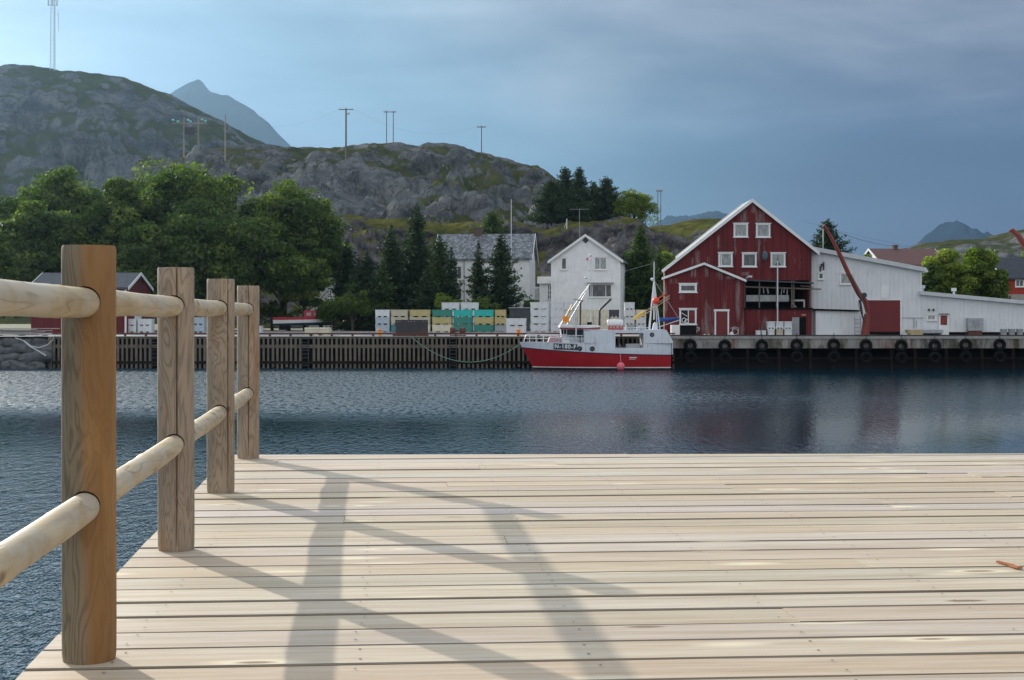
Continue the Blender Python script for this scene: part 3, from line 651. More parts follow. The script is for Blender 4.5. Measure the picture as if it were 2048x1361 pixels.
# boulders
bo = None; rg = random.Random(12)
spots = []
for row, (zc_, n) in enumerate(((.15, 6), (.75, 6), (1.35, 5), (1.9, 5))):
    for i in range(n): spots.append((row, i, XX(-30+i*27+row*9+rg.uniform(-6, 6), QY), QY-.9+row*.55+rg.uniform(-.2, .2), zc_+rg.uniform(-.1, .12), rg.uniform(.42, .66)))
for i, (row_, col_, x, y, z, r) in enumerate(spots):
    if x > xl-.7: x = xl-.8
    me = bpy.data.meshes.new('boulder'); bm = bmesh.new(); bmesh.ops.create_icosphere(bm, subdivisions=3, radius=1)
    P = np.array([v.co[:] for v in bm.verts]); n = pn(P[:, 0]*1.4+i*7, P[:, 2]*1.4+P[:, 1], i)+.5*pn(P[:, 0]*3, P[:, 1]*3+P[:, 2]*2, i+40)
    for v, k_ in zip(bm.verts, n):
        c = v.co*(1+.22*k_); c = Vector([math.copysign(abs(a)**.8, a) for a in c]); v.co = Vector((c.x*1.35*r, c.y*r, c.z*r*.72))
    bm.to_mesh(me); bm.free(); me.materials.append(M['stone']); me.polygons.foreach_set('use_smooth', [True]*len(me.polygons)); me.set_sharp_from_angle(angle=R(32))
    o = bpy.data.objects.new('boulder', me); C.objects.link(o); o.location = (x, y, z); o.rotation_euler = (rg.uniform(-.3, .3), rg.uniform(-.25, .25), rg.uniform(-.4, .4))
    tag(o, 'dark boulder in the %s row of the breakwater, %s from the left' % (('waterline', 'second lowest', 'third', 'top')[row_], ('first', 'second', 'third', 'fourth', 'fifth', 'sixth')[col_]), 'boulder', 'boulders of the breakwater')
bank = MB().hexa([(-120, QY+.6, -1), (xl-.3, QY+.6, -1), (xl-.3, QY+8, -1), (-120, QY+8, -1), (-120, QY+1.4, 2.3), (xl-.3, QY+1.4, 2.3), (xl-.3, QY+8, 2.33), (-120, QY+8, 2.33)])
tag(bank.build('shore_bank', M['stone']), kind='structure')

# ------------------------------------------------------------------ fish tubs
def tub_mesh(w=1.55, d=1.25, h=.69):
    mb = MB(); b = h*.17; t = .05; f = .96
    def ring(wx, wy, z, r=.10):
        out = []
        for sx, sy in ((1, 1), (-1, 1), (-1, -1), (1, -1)):
            cx, cy = sx*(wx/2-r), sy*(wy/2-r); a0 = {(1, 1): 0, (-1, 1): 90, (-1, -1): 180, (1, -1): 270}[(sx, sy)]
            for k in range(4): a = R(a0+30*k); out.append((cx+r*math.cos(a), cy+r*math.sin(a), z))
        return out
    rings = [ring(w*f, d*f, b), ring(w*.985, d*.985, h-.10), ring(w, d, h-.09), ring(w, d, h-.005), ring(w-.1, d-.1, h-.005), ring(w-.14, d-.14, b+.05)]
    for r_ in rings: mb.v += r_
    for j in range(5):
        for k in range(16): mb.f.append((j*16+k, j*16+(k+1) % 16, (j+1)*16+(k+1) % 16, (j+1)*16+k)); mb.m.append(0)
    mb.f.append(tuple(reversed(range(16)))); mb.m.append(0); mb.f.append(tuple(80+k for k in range(16))); mb.m.append(0)
    for x in (-w*.39, 0, w*.39): mb.box(x-w*.085, x+w*.085, -d*.46, d*.46, .0, b+.002)
    return mb
tubs = {}
def tub(px0, px1, ybase, Y, colour, label, group, h=.69, dd=1.25, rz=0, lvl=0):
    wdt = (px1-px0)*Y/FOC
    key = (colour, round(wdt, 1), h, dd)
    if key not in tubs:
        o = tub_mesh(wdt-.03, dd, h).build('fish_tub', M['tub_'+colour], smooth=True, bevel=0); tubs[key] = o
    else:
        o = tubs[key].copy(); C.objects.link(o)
    o.location = (XX((px0+px1)/2, Y), Y, GZ+lvl*h); o.rotation_euler.z = R(rz)
    return tag(o, label, 'fish tub', group)
G1 = 'fish tubs stacked on the quay'
ordn = ['leftmost', 'second', 'third', 'fourth', 'fifth', 'sixth', 'seventh']
tier = {0: 'bottom', 1: 'middle', 2: 'top'}
cols = [(751, 781, ['pale blue', 'pale blue', 'white']), (782, 817.5, ['teal', 'beige', 'beige']), (819, 862, ['cream', 'beige', 'yellow']), (864, 905, ['cream', 'yellow', 'green']),
        (907, 946, ['green', 'green', 'turquoise']), (947.5, 988, ['green', 'yellow', 'turquoise']), (989, 1013, ['grey', 'yellow', 'yellow'])]
rg = random.Random(3)
for i, (a, b, cs) in enumerate(cols):
    for l, c in enumerate(cs):
        tub(a, b, 0, 137.5+rg.uniform(-.1, .1), c, '%s fish tub, %s tier, %s column of the coloured stacks' % (c, tier[l], ordn[i]), G1, rz=rg.uniform(-1.5, 1.5), lvl=l)
for i, (a, b, s_) in enumerate(((883, 920, 'left'), (922, 957, 'right'))):
    for l in range(4):
        tub(a, b, 0, 141.5, 'white', ('white fish tub rising above the coloured stacks, %s one of the two' % s_) if l == 3 else 'white back row tub under the %s raised tub, %s tier' % (s_, tier[l]), G1 if l == 3 else 'white tubs hidden in the back row', lvl=l)
for l in range(2): tub(1011.5, 1053, 0, 124.5, 'white', '%s sunlit white fish tub of the pair between the turquoise stacks and the bow' % ('upper', 'lower')[1-l], G1, h=.66, lvl=l, rz=2)
bcols = [(1061, 1097.5, ['white']*4, 'first'), (1100, 1128, ['white']*4, 'second'), (1129, 1152, ['white']*4, 'third'), (1153.5, 1184, ['cream']*3, 'fourth'), (1185, 1217, ['cream', 'cream', 'cream'], 'fifth'),
         (1218.5, 1238, ['cream', 'cream', 'charcoal'], 'sixth'), (1248, 1269, ['white', 'white', 'white', 'white'], 'seventh'), (1270, 1292, ['white', 'white', 'cream'], 'eighth')]
tn = ['bottom', 'second from bottom', 'third from bottom', 'topmost']
for a, b, cs, nm_ in bcols:
    for l, c in enumerate(cs):
        tub(a, b, 0, 138+rg.uniform(-.15, .15), c, '%s fish tub, %s in the %s stack behind the boat' % (c, tn[l], nm_), 'fish tubs stacked behind the fishing boat', rz=rg.uniform(-1.5, 1.5), lvl=l)
for a, b, n, t_ in ((247, 276, 2, 'left'), (277, 307, 2, 'right')):
    for l in range(n): tub(a, b, 0, 135, 'white', 'white fish tub seen between the first two railing posts, %s %s' % (('lower', 'upper')[l], t_), 'white tubs behind the railing', lvl=l, h=.62)
for l in range(2): tub(386, 412, 0, 135, 'pale blue', 'pale blue fish tub seen between the second and third posts, %s one' % ('lower', 'upper')[l], 'white tubs behind the railing', lvl=l)
tub(506, 525, 0, 128, 'white', 'white fish tub just right of the farthest railing post', 'white tubs behind the railing', h=.66)
tub(611, 661, 0, 117, 'cream', 'single cream fish tub alone on the quay below the small red boat', None, h=.62, dd=1.2, rz=-6)
small = [(1511, 1521, 0), (1522, 1532, 0), (1534.5, 1549, 0), (1551, 1566, 0), (1567, 1584, 0), (1534, 1549, 1), (1551, 1566, 1), (1567.5, 1583.5, 1)]
nmz = ['first', 'second', 'third', 'fourth', 'fifth', 'left', 'middle', 'right']
for i, (a, b, l) in enumerate(small):
    tub(a, b, 0, 112.2, 'white' if i not in (3,) else 'beige', ('%s white tub of the top row piled against the red wall' % nmz[i]) if l else '%s small tub from the left, bottom row against the red wall' % nmz[i], 'small tubs against the red wall', h=.56 if i > 1 else .44, dd=.55, lvl=l)

# ------------------------------------------------------------------ things on the quay
o = thing('bollard', 'x', 'bollard')
MB().tube([(0, 0, 0), (0, 0, .42)], .15, 16).build('post', M['orange'], o, smooth=True)
MB().tube([(0, 0, .40), (0, 0, .47), (0, 0, .50)], [.15, .21, .17], 16).build('cap', M['orange'], o, smooth=True)
o2 = copy_tree(o)
for b_, px_, l in ((o, 759, 'orange mooring bollard in front of the leftmost tubs'), (o2, 1037, 'orange mooring bollard in front of the white tubs by the bow')):
    b_.location = (XX(px_, 111.8), 111.8, GZ+.03); tag(b_, l, 'bollard', 'orange bollards on the quay edge')
t = thing('steel_gangway_plate', 'dark upright steel plate with bolt holes standing on the quay edge', 'steel plate', (XX(823, 112), 112, GZ))
x0_, x1_ = XX(790.5, 112), XX(856, 112); zt_ = ZZ(640, 112)
MB().box(x0_, x1_, 112, 112.05, GZ+.12, zt_).build('plate', M['dark_steel'], t, world=True, bevel=.01)
MB().box(x0_-.03, x1_+.03, 111.7, 112.4, GZ+.001, GZ+.14).build('foot', M['rust'], t, world=True)
hb = MB()
for px_ in (795, 800, 817.5, 823, 829, 846, 852): hb.ball((XX(px_, 112), 111.985, ZZ(643.5, 112)), .035, 8, 6, (1, .4, 1))
hb.build('bolts', M['steel'], t, world=True)
t = thing('anchor_winch', 'rusty brown winch with two drums on the quay edge', 'winch', (XX(916, 113), 113, GZ))
wx0, wx1 = XX(901, 113), XX(932, 113)
for px_ in (905, 925): MB().tube([(XX(px_-4, 113), 113, GZ+.42), (XX(px_+4, 113), 113, GZ+.42)], .25, 16).build('drum', M['rust'], t, world=True, smooth=True)
fb = MB().box(wx0, wx1, 112.7, 113.3, GZ, GZ+.1)
for px_ in (901, 910, 920.5, 930): fb.bar((XX(px_, 113), 112.8, GZ), (XX(px_, 113), 113, GZ+.62), .06, .06).bar((XX(px_, 113), 113.2, GZ), (XX(px_, 113), 113, GZ+.62), .06, .06)
fb.tube([(wx0, 113, GZ+.42), (wx1, 113, GZ+.42)], .05, 8)
fb.build('frame', M['rust'], t, world=True)
t = thing('storage_shed', 'dark grey flat-topped store behind the tubs left of the white house', 'shed', (XX(1040, 146), 147, GZ))
a, b = XX(1019, 146), XX(1059.5, 146)
MB().box(a, b, 146, 149, GZ, ZZ(617, 146)).build('wall', M['slate_dark'], t, world=True)
MB().box(a-.1, b+.1, 145.85, 149.1, ZZ(617, 146), ZZ(615, 146)).build('roof', M['grey_paint'], t, world=True)
MB().box(a+.5, a+1.3, 145.95, 145.999, GZ, GZ+1.5).build('door', M['dark_steel'], t, world=True)
# left shore clutter behind the rail
t = thing('plank_stack', 'stack of grey weathered planks on the shore left of the first post', 'planks', (XX(60, 116), 116, GZ))
sb = MB(); rg = random.Random(5)
for i in range(7): sb.bar((XX(-60, 116)+rg.uniform(0, 2), 115.5+rg.uniform(0, .6), GZ+.05+i*.085), (XX(118, 116)-rg.uniform(0, 2), 115.6+rg.uniform(0, .6), GZ+.06+i*.08), .25, .05)
sb.build('boards', simple('weathered_boards', (.34, .33, .31), .9, .3, 1), t, world=True)
for px_ in (0, 45, 90): MB().box(XX(px_, 116)-.1, XX(px_, 116)+.1, 115.4, 116.4, GZ, GZ+.04).build('bearer', M['timber_dark'], t, world=True)
def rope(name, pts, r, mat, label):
    mb = MB(); mb.tube(pts, r, 6); o = mb.build(name, mat, smooth=True); return tag(o, label, 'rope')
def caten(p0, p1, sag, n=24):
    p0 = Vector(p0); p1 = Vector(p1); return [p0.lerp(p1, k/n)-Vector((0, 0, 4*sag*(k/n)*(1-k/n))) for k in range(n+1)]
rope('mooring_rope', caten((XX(820, 111), 110.9, ZZ(672, 111)), (XX(1041, 108.7), 108.7, ZZ(688, 108.7)), 1.62), .025, M['rope_green'], 'green mooring rope sagging from the slatted quay to the bow')
rope('shore_line', [(XX(a, 110.4), 110.4, ZZ(b, 110.4)) for a, b in ((107, 672), (106, 680), (95, 690), (78, 696), (62, 693), (48, 682), (30, 676))], .035, M['rope_white'], 'thin white rope hanging slack over the breakwater boulders')
rope('plastic_pipe', [(XX(a, 109.6), 109.6, ZZ(b, 109.6)) for a, b in ((47, 682), (60, 693), (76, 702), (92, 712))], .05, M['rope_white'], 'stiff white pipe lying across the dark boulders')

# ------------------------------------------------------------------ the fishing boat
BY = 108.7; SC = 107.0/FOC
def bx(px, Y=106.9): return XX(px, Y)
def bz(py, Y=106.9): return ZZ(py, Y)
bt = thing('fishing_boat', 'red and white fishing boat with number plate moored along the slatted quay', 'fishing boat', (bx(1195), BY, 0))
XS = bx(1343); HB = 1.85
zs = {'sheer': lambda s: 1.08+.14*s+.36*s**2.2, 'top': lambda s: bz(686)+.0*s+.03*s**3}
def stem_x(z): return bx(1068)-(bx(1068)-bx(1039))*np.clip((z-.05)/(bz(686)-.05), -.3, 1.05)
def halfb(s, z):
    f = np.clip((z+.7)/2.0, 0, 1)
    full = 1-max(0, (s-.35)/.65)**(2.2+.9*f); st = 1-.12*(1-min(1, s/.25))**2
    return HB*max(full, 0)*st*(.70+.30*f**.6)
def strip(name, z0, z1, mat, nz_=4, extra=0.0):
    mb = MB(); ns = 36
    for side in (-1, 1):
        rows = []
        for j in range(nz_+1):
            row = []
            for i in range(ns+1):
                s = 1-(1-i/ns)**1.25 if True else i/ns
                z = z0(s)+(z1(s)-z0(s))*j/nz_; x = XS+(stem_x(z)-XS)*s
                row.append((x, BY+side*(halfb(s, z)+extra), z))
            rows.append(row)
        for j in range(nz_):
            for i in range(ns): mb.quad(rows[j][i], rows[j][i+1], rows[j+1][i+1], rows[j+1][i])
        if side == -1: near_rows = rows
        else:
            for j in range(nz_): mb.quad(near_rows[j][0], rows[j][0], rows[j+1][0], near_rows[j+1][0])
    o = mb.build(name, mat, bt, world=True, smooth=True); return o
strip('bottom', lambda s: -.6, lambda s: .16, M['dark_bottom'], 4)
strip('boot_stripe', lambda s: .16, lambda s: .23, M['white_trim'], 1)
strip('hull', lambda s: .23, lambda s: zs['sheer'](s)-.035, M['boat_red'], 6)
strip('rubbing_strake', lambda s: zs['sheer'](s)-.035, lambda s: zs['sheer'](s)+.035, M['navy'], 1, .012)
blw = strip('bulwark', lambda s: zs['sheer'](s)+.035, zs['top'], M['boat_white'], 4)
mb = MB(); prev = None
for i in range(37):
    s = i/36; z = 1.25+.35*s; x = XS+(stem_x(z)-XS)*s; h = halfb(s, z)-.02
    if prev: mb.quad((prev[0], BY-prev[1], prev[2]), (x, BY-h, z), (x, BY+h, z), (prev[0], BY+prev[1], prev[2]))
    prev = (x, h, z)
mb.build('deck', M['boat_white'], bt, world=True)
# shelter deck: near and far walls with an opening each, ends and roof
def wall_poly(Yw, name):
    mb = MB(); t = .05; y0, y1 = (Yw, Yw+t) if Yw < BY else (Yw-t, Yw)
    L, O0, O1, Rr = bx(1168.5), bx(1230.5), bx(1287), bx(1334); zt_ = bz(662.5); zb_ = bz(687)+.01
    oz0, oz1 = bz(696.5), bz(666.5)
    mb.prism([(L, zb_), (O0, zb_), (O0, zt_), (bx(1182), zt_), (L, bz(661)+.02)], y0, y1)
    mb.prism([(O0, oz1), (O1, oz1), (O1, zt_), (O0, zt_)], y0, y1)
    mb.prism([(O1, zb_), (XS+.1, zb_), (XS+.10, bz(683)), (Rr, zt_), (O1, zt_)], y0, y1)
    return mb.build(name, M['boat_white'], bt, world=True)
# lower the bulwark inside the opening: cut it with a boolean
cm = MB().box(bx(1230.5), bx(1287), BY-3, BY+3, bz(696.5), 3).build('cutter', M['boat_white'])
md = blw.modifiers.new('b', 'BOOLEAN'); md.object = cm; md.operation = 'DIFFERENCE'; md.solver = 'FAST'
cm.location = Vector((0, 0, 0)); bpy.context.view_layer.update()
nm = bpy.data.meshes.new_from_object(blw.evaluated_get(bpy.context.evaluated_depsgraph_get())); blw.modifiers.clear()
if len(nm.polygons) > 40: blw.data = nm
bpy.data.objects.remove(cm)
wall_poly(BY-HB*1.0-.0, 'shelter_wall'); wall_poly(BY+HB, 'shelter_wall')
MB().box(bx(1170), bx(1333.5), BY-HB+.0, BY+HB, bz(662.5)+.002, bz(660.5)).build('shelter_roof', M['boat_white'], bt, world=True)
MB().hexa([(XS+.05, BY-HB+.06, zs['sheer'](0)+.05), (XS+.1, BY-HB+.06, zs['sheer'](0)+.05), (XS+.1, BY+HB-.06, zs['sheer'](0)+.05), (XS+.05, BY+HB-.06, zs['sheer'](0)+.05),
           (XS+.04, BY-HB+.06, bz(683)), (XS+.09, BY-HB+.06, bz(683)), (XS+.09, BY+HB-.06, bz(683)), (XS+.04, BY+HB-.06, bz(683))]).build('transom', M['boat_white'], bt, world=True)
MB().box(bx(1287), bx(1291), BY-1.0, BY+1.0, 1.3, bz(664)).box(bx(1255), bx(1283), BY-.5, BY+.3, 1.3, bz(689)).build('inner_bulkhead', M['white_trim'], bt, world=True)
# wheelhouse
wh = MB().prism([(bx(1124), bz(688)), (bx(1200), bz(688)), (bx(1200), bz(656)), (bx(1121.5), bz(655.5)), (bx(1123), bz(668))], BY-1.35, BY+1.35).build('wheelhouse', M['boat_white'], bt, world=True)
MB().prism([(bx(1119.5), bz(655.5)), (bx(1172), bz(656.5)), (bx(1201), bz(655)), (bx(1201), bz(652)), (bx(1121), bz(650.5))], BY-1.5, BY+1.5).build('wheelhouse_roof', M['white_trim'], wh, world=True)
MB().prism([(bx(1120), bz(658.5)), (bx(1200), bz(658.5)), (bx(1200), bz(655.6)), (bx(1120), bz(655.6))], BY-1.46, BY+1.46).build('roof_edge', M['boat_red'], wh, world=True)
for a, b in ((1123.5, 1127), (1128.5, 1133)): MB().prism([(bx(a), bz(669)), (bx(b), bz(669)), (bx(b), bz(659.5)), (bx(a)-.02, bz(659.5))], BY-1.39, BY-1.345).build('window', M['glass_dark'], wh, world=True)
MB().prism([(bx(1134.5), bz(672)), (bx(1167), bz(675)), (bx(1167), bz(659.5)), (bx(1134.5), bz(659.5))], BY-1.39, BY-1.345).build('window', M['glass_dark'], wh, world=True)
MB().prism([(bx(1096), bz(687)), (bx(1168), bz(687)), (bx(1168), bz(676)), (bx(1124), bz(675)), (bx(1100), bz(676))], BY-1.25, BY+1.25).build('fore_casing', simple('faded_red_deck', (.50, .34, .36), .6, .2, 3), bt, world=True)
MB().prism([(bx(1125), bz(687)), (bx(1140), bz(687)), (bx(1139), bz(681)), (bx(1126), bz(681))], BY-1.6, BY-1.2).build('hatch_box', M['white_trim'], bt, world=True)
# foredeck rail
rb = MB()
for sg in (-1, 1):
    def yy(px): s = (XS-bx(px))/(XS-bx(1041)); return BY+sg*(halfb(min(s, .97), 1.9)-.12)
    pts = [(bx(1048), yy(1048), bz(685)), (bx(1052), yy(1052), bz(672)), (bx(1056), yy(1056), bz(669.5)), (bx(1110), yy(1110), bz(671)), (bx(1167), yy(1167), bz(672))]
    rb.tube(pts, .03, 6); rb.tube([(bx(1051), yy(1051), bz(678)), (bx(1110), yy(1110), bz(678.5)), (bx(1167), yy(1167), bz(679))], .022, 6)
    for p_ in (1060, 1073, 1088, 1103, 1118, 1133, 1148, 1163): rb.tube([(bx(p_), yy(p_), bz(687)), (bx(p_), yy(p_), bz(670.5))], .025, 6)
rb.build('bow_rail', M['white_metal'], bt, world=True, smooth=True)
fm = MB()
for sg, o_ in ((-1, -.45), (1, .45)):
    fm.tube([(bx(1123), BY+sg*.8, bz(650)), (bx(1182), BY+sg*.1, bz(568))], .032, 8)
    fm.tube([(bx(1136), BY+sg*.55, bz(650)), (bx(1181), BY+sg*.1, bz(572))], .024, 8)
fm.tube([(bx(1148), BY-.5, bz(598)), (bx(1166), BY-.5, bz(602))], .05, 8); fm.tube([(bx(1160), BY-.4, bz(598)), (bx(1160), BY+.4, bz(598))], .03, 8)
fm.build('fore_mast', M['steel'], bt, world=True, smooth=True)
MB().box(bx(1126.5), bx(1139), BY-1.1, BY-.7, bz(646), bz(633)).build('orange_box', M['orange'], bt, world=True, bevel=.03)
MB().tube([(bx(1133), BY-.6, bz(634)), (bx(1146), BY-.4, bz(610))], .06, 8).build('yellow_strut', M['yellow'], bt, world=True, smooth=True)
am = MB().tube([(bx(1184.3), BY, bz(651)), (bx(1184.3), BY, bz(508))], [.03, .012], 6)
for px_, py_, r_ in ((1184, 509.5, .09), (1184, 518, .07), (1174.5, 555, .10), (1181, 539, .08)): am.ball((bx(px_), BY-.02, bz(py_)), r_, 10, 6)
am.tube([(bx(1174.5), BY, bz(555)), (bx(1184), BY, bz(560))], .015, 5)
am.build('antenna', M['white_metal'], bt, world=True, smooth=True)
MB().tube([(bx(1202), BY+.3, bz(658)), (bx(1202.6), BY+.3, bz(622)), (bx(1205), BY+.3, bz(618)), (bx(1226), BY+.3, bz(598))], .085, 10).build('exhaust_pipe', M['dark_steel'], bt, world=True, smooth=True)
MB().tube([(bx(1161), BY-1.3, bz(687)), (bx(1161.5), BY-1.3, bz(607))], .065, 8).tube([(bx(1160), BY-1.3, bz(608)), (bx(1167), BY-1.3, bz(601))], .04, 8).build('derrick_pole', M['brown_steel'], bt, world=True, smooth=True)
MB().tube([(bx(1152.5), BY-1.5, bz(688)), (bx(1152.5), BY-1.5, bz(648))], .06, 10).tube([(bx(1152.5), BY-1.5, bz(649)), (bx(1152.5), BY-1.5, bz(644))], .10, 10).build('vent_pipe', M['white_metal'], bt, world=True, smooth=True)
MB().box(bx(1176), bx(1186), BY-.5, BY-.2, bz(650), bz(645)).build('search_lamp', M['black'], bt, world=True)
lr = MB().tube([(bx(1216), BY-.6, bz(646)), (bx(1218), BY-.6, bz(646)), (bx(1232.5), BY-.6, bz(646.3)), (bx(1247), BY-.6, bz(646.6)), (bx(1249), BY-.6, bz(646.6))], [.15, .24, .25, .24, .15], 14).build('life_raft', M['white_trim'], bt, world=True, smooth=True)
rw = MB()
for p_ in (1219, 1226, 1232, 1240, 1246): rw.bar((bx(p_), BY-.8, bz(661)), (bx(p_+2), BY-.6, bz(651)), .1, .1)
rw.box(bx(1218), bx(1248), BY-.9, BY-.4, bz(661), bz(656))
rw.build('raft_cradle', simple('red_cradle', (.42, .10, .10), .6, .2, 4), bt, world=True)
gr = MB()
for sg in (-1, 1):
    gr.tube([(bx(1249), BY+sg*1.5, bz(656)), (bx(1300), BY+sg*1.5, bz(656))], .022, 6)
    for p_ in range(1250, 1302, 6): gr.tube([(bx(p_), BY+sg*1.5, bz(661)), (bx(p_), BY+sg*1.5, bz(656))], .02, 5)
gr.build('roof_rail', M['white_metal'], bt, world=True)
MB().box(bx(1256), bx(1272), BY-.2, BY+.5, bz(660.4), bz(650)).box(bx(1281), bx(1292), BY-.9, BY-.3, bz(660.4), bz(655)).build('deck_locker', M['grey_paint'], bt, world=True, bevel=.02)
rm = MB()
for (p_, y_) in ((1302, -.75), (1323, -.75), (1304, .75), (1322, .75)): rm.tube([(bx(p_), BY+y_, bz(661)), (bx(1313), BY+y_*.12, bz(560))], .042, 8)
rm.tube([(bx(1313), BY, bz(640)), (bx(1313), BY, bz(522))], [.06, .04], 8)
rm.tube([(bx(1306), BY, bz(615)), (bx(1320), BY, bz(615))], .04, 6); rm.ball((bx(1309), BY-.1, bz(558)), .12, 10, 6)
rm.tube([(bx(1309), BY-.1, bz(558)), (bx(1313), BY-.1, bz(562))], .02, 5)
rm.build('aft_mast', M['white_metal'], bt, world=True, smooth=True)
MB().prism([(bx(1307), bz(661)), (bx(1318), bz(661)), (bx(1316), bz(648)), (bx(1313), bz(645)), (bx(1310), bz(648))], BY-.9, BY-.4).build('aft_winch', M['boat_white'], bt, world=True)
MB().tube([(bx(1282), BY-.5, bz(631)), (bx(1343), BY-.5, bz(591))], .035, 6).tube([(bx(1286), BY-.7, bz(634)), (bx(1342), BY-.7, bz(596))], .035, 6).build('boom', simple('tan_boom', (.58, .42, .27), .6, .2, 3), bt, world=True)
MB().tube([(bx(1268), BY-.6, bz(639)), (bx(1292), BY-.6, bz(625))], [.06, .16], 8).tube([(bx(1270), BY-.8, bz(640)), (bx(1290), BY-.75, bz(630))], .06, 8).build('gaff_bundle', M['yellow'], bt, world=True)
MB().ball((bx(1315), BY-.7, bz(602)), .26, 12, 8, (1, 1, 1.0)).tube([(bx(1318), BY-.7, bz(598)), (bx(1335), BY-.7, bz(588))], .055, 6).build('marker_float', M['redorange'], bt, world=True, smooth=True)
MB().tube([(bx(1320), BY+.4, bz(640)), (bx(1345), BY+.4, bz(640)), (bx(1366), BY+.4, bz(637))], [.15, .14, .06], 10).build('furled_sail', M['blue'], bt, world=True, smooth=True)
MB().tube([(bx(1322), BY-.1, bz(655)), (bx(1367), BY-.1, bz(640))], .035, 6).tube([(bx(1313), BY, bz(560)), (bx(1364), BY+.3, bz(637))], .012, 5).tube([(bx(1313), BY, bz(525)), (bx(1184), BY, bz(560))], .008, 4).build('rigging', M['white_metal'], bt, world=True)
# portholes
def on_hull(px, py):
    z = bz(py); s = (XS-bx(px))/(XS-float(stem_x(z))); return BY-halfb(s, z), s
for (px_, py_) in ((1159.5, 697.7), (1184.7, 698)):
    y_, s_ = on_hull(px_, py_); p_ = thing('x', None, None) if False else None
    po_ = MB().torus((bx(px_), y_-.01, bz(py_)), .14, .035, 'Y', 20, 6).build('porthole', M['black'], bt, world=True, smooth=True)
    MB().tube([(bx(px_), y_-.02, bz(py_)), (bx(px_), y_+.02, bz(py_))], .13, 16).build('porthole_glass', M['glass'], po_, world=True)
po_ = MB().torus((bx(1304), BY-HB-.01, bz(670)), .12, .035, 'Y', 20, 6).build('porthole', M['black'], bt, world=True, smooth=True)
MB().tube([(bx(1304), BY-HB-.02, bz(670)), (bx(1304), BY-HB+.02, bz(670))], .11, 16).build('porthole_glass', M['glass'], po_, world=True)
# registration plate with its number
def text_mesh(s, size, thick):
    cu = bpy.data.curves.new('t', 'FONT'); cu.body = s; cu.size = size; cu.extrude = thick; cu.offset = size*.022; cu.space_character = 1.18
    cu.align_x = 'CENTER'; cu.align_y = 'CENTER'
    to = bpy.data.objects.new('t', cu); C.objects.link(to); bpy.context.view_layer.update()
    me = bpy.data.meshes.new_from_object(to.evaluated_get(bpy.context.evaluated_depsgraph_get())); bpy.data.objects.remove(to); return me
ya, _ = on_hull(1107.5, 693.5); yb, _ = on_hull(1155, 694.5)
pa = Vector((bx(1107.5), ya-.03, bz(693.2))); pb = Vector((bx(1154.5), yb-.03, bz(694.6))); ang = math.atan2(pb.y-pa.y, pb.x-pa.x); L = (pb-pa).length
pm = MB().box(-L/2, L/2, -.03, 0, -.215, .215).build('registration_plate', M['navy'], bt, bevel=.02)
mid = (pa+pb)/2; pm.location = mid-bt.location; pm.rotation_euler = (0, -math.atan2(pb.z-pa.z, L), ang)
tm = text_mesh('N-180-F', .40, .006); tm.materials.clear(); tm.materials.append(M['white_trim'])
xs_ = [v.co.x for v in tm.vertices]; k_ = (L*.90)/(max(xs_)-min(xs_))
tm.transform(Matrix.Rotation(R(90), 4, 'X') @ Matrix.Diagonal((k_, 1, 1, 1)))
to = bpy.data.objects.new('registration_number', tm); C.objects.link(to); to.parent = pm; to.location = (0, -.036, 0)
# small painted name on the hull
mb = MB(); rg = random.Random(2); y_, s_ = on_hull(1265, 715)
xk = bx(1259)
while xk < bx(1273): w_ = rg.uniform(.03, .06); mb.box(xk, xk+w_, y_-.012, y_, bz(717), bz(714.5)); xk += w_+.02
mb.box(bx(1258), bx(1271), y_-.012, y_+.02, bz(719.3), bz(718.6)); mb.build('name_lettering', M['white_trim'], bt, world=True)
fnd = thing('boat_fender', 'round pink fender hanging by a line on the side of the red hull', 'fender', (bx(1240.7), BY-HB-.33, bz(733)))
MB().ball((0, 0, 0), .29, 18, 12, (1, 1, 1.08)).build('float', M['pink'], fnd, smooth='all')
MB().tube([(0, 0, .28), (0, 0, .36)], .07, 10).build('eye', M['navy'], fnd)
MB().tube([(0, 0, .34), (-.05, .2, 1.6)], .014, 5).build('line', M['rope_white'], fnd)
# small red boat on land
sb_ = thing('small_boat', 'small red and white motorboat with cabin drawn up on land behind the quay', 'boat', (XX(608, 150), 150, GZ))
Y_ = 150.0
def lx(p): return XX(p, Y_)
def lz(p): return ZZ(p, Y_)
def small_strip(name, z0, z1, mat, n=20):
    mb = MB(); near = None
    for sg in (-1, 1):
        rows = []
        for zf in (z0, z1):
            row = []
            for i in range(n+1):
                s = i/n; z = zf(s); h = 1.05*(1-max(0, (s-.5)/.5)**2.2)*(.75+.25*min(1, (z-GZ)/1.2)); x = lx(549)+(lx(668)-.5*(lz(637)-z)-lx(549))*s
                row.append((x, Y_+sg*h, z))
            rows.append(row)
        for i in range(n): mb.quad(rows[0][i], rows[0][i+1], rows[1][i+1], rows[1][i])
        if near: mb.quad(near[0][0], rows[0][0], rows[1][0], near[1][0])
        near = rows
    return mb.build(name, mat, sb_, world=True, smooth=True)
small_strip('bottom', lambda s: lz(651), lambda s: lz(647.5)+.15*s, M['navy']); small_strip('hull', lambda s: lz(647.5)+.15*s, lambda s: lz(640.5)+.14*s**2, M['white_paint'])
small_strip('gunwale', lambda s: lz(640.5)+.14*s**2, lambda s: lz(635)+.10*s**2, simple('bright_red_paint', (.42, .018, .04), .45, .15, 3))
RB = bpy.data.materials['bright_red_paint']
mb = MB()
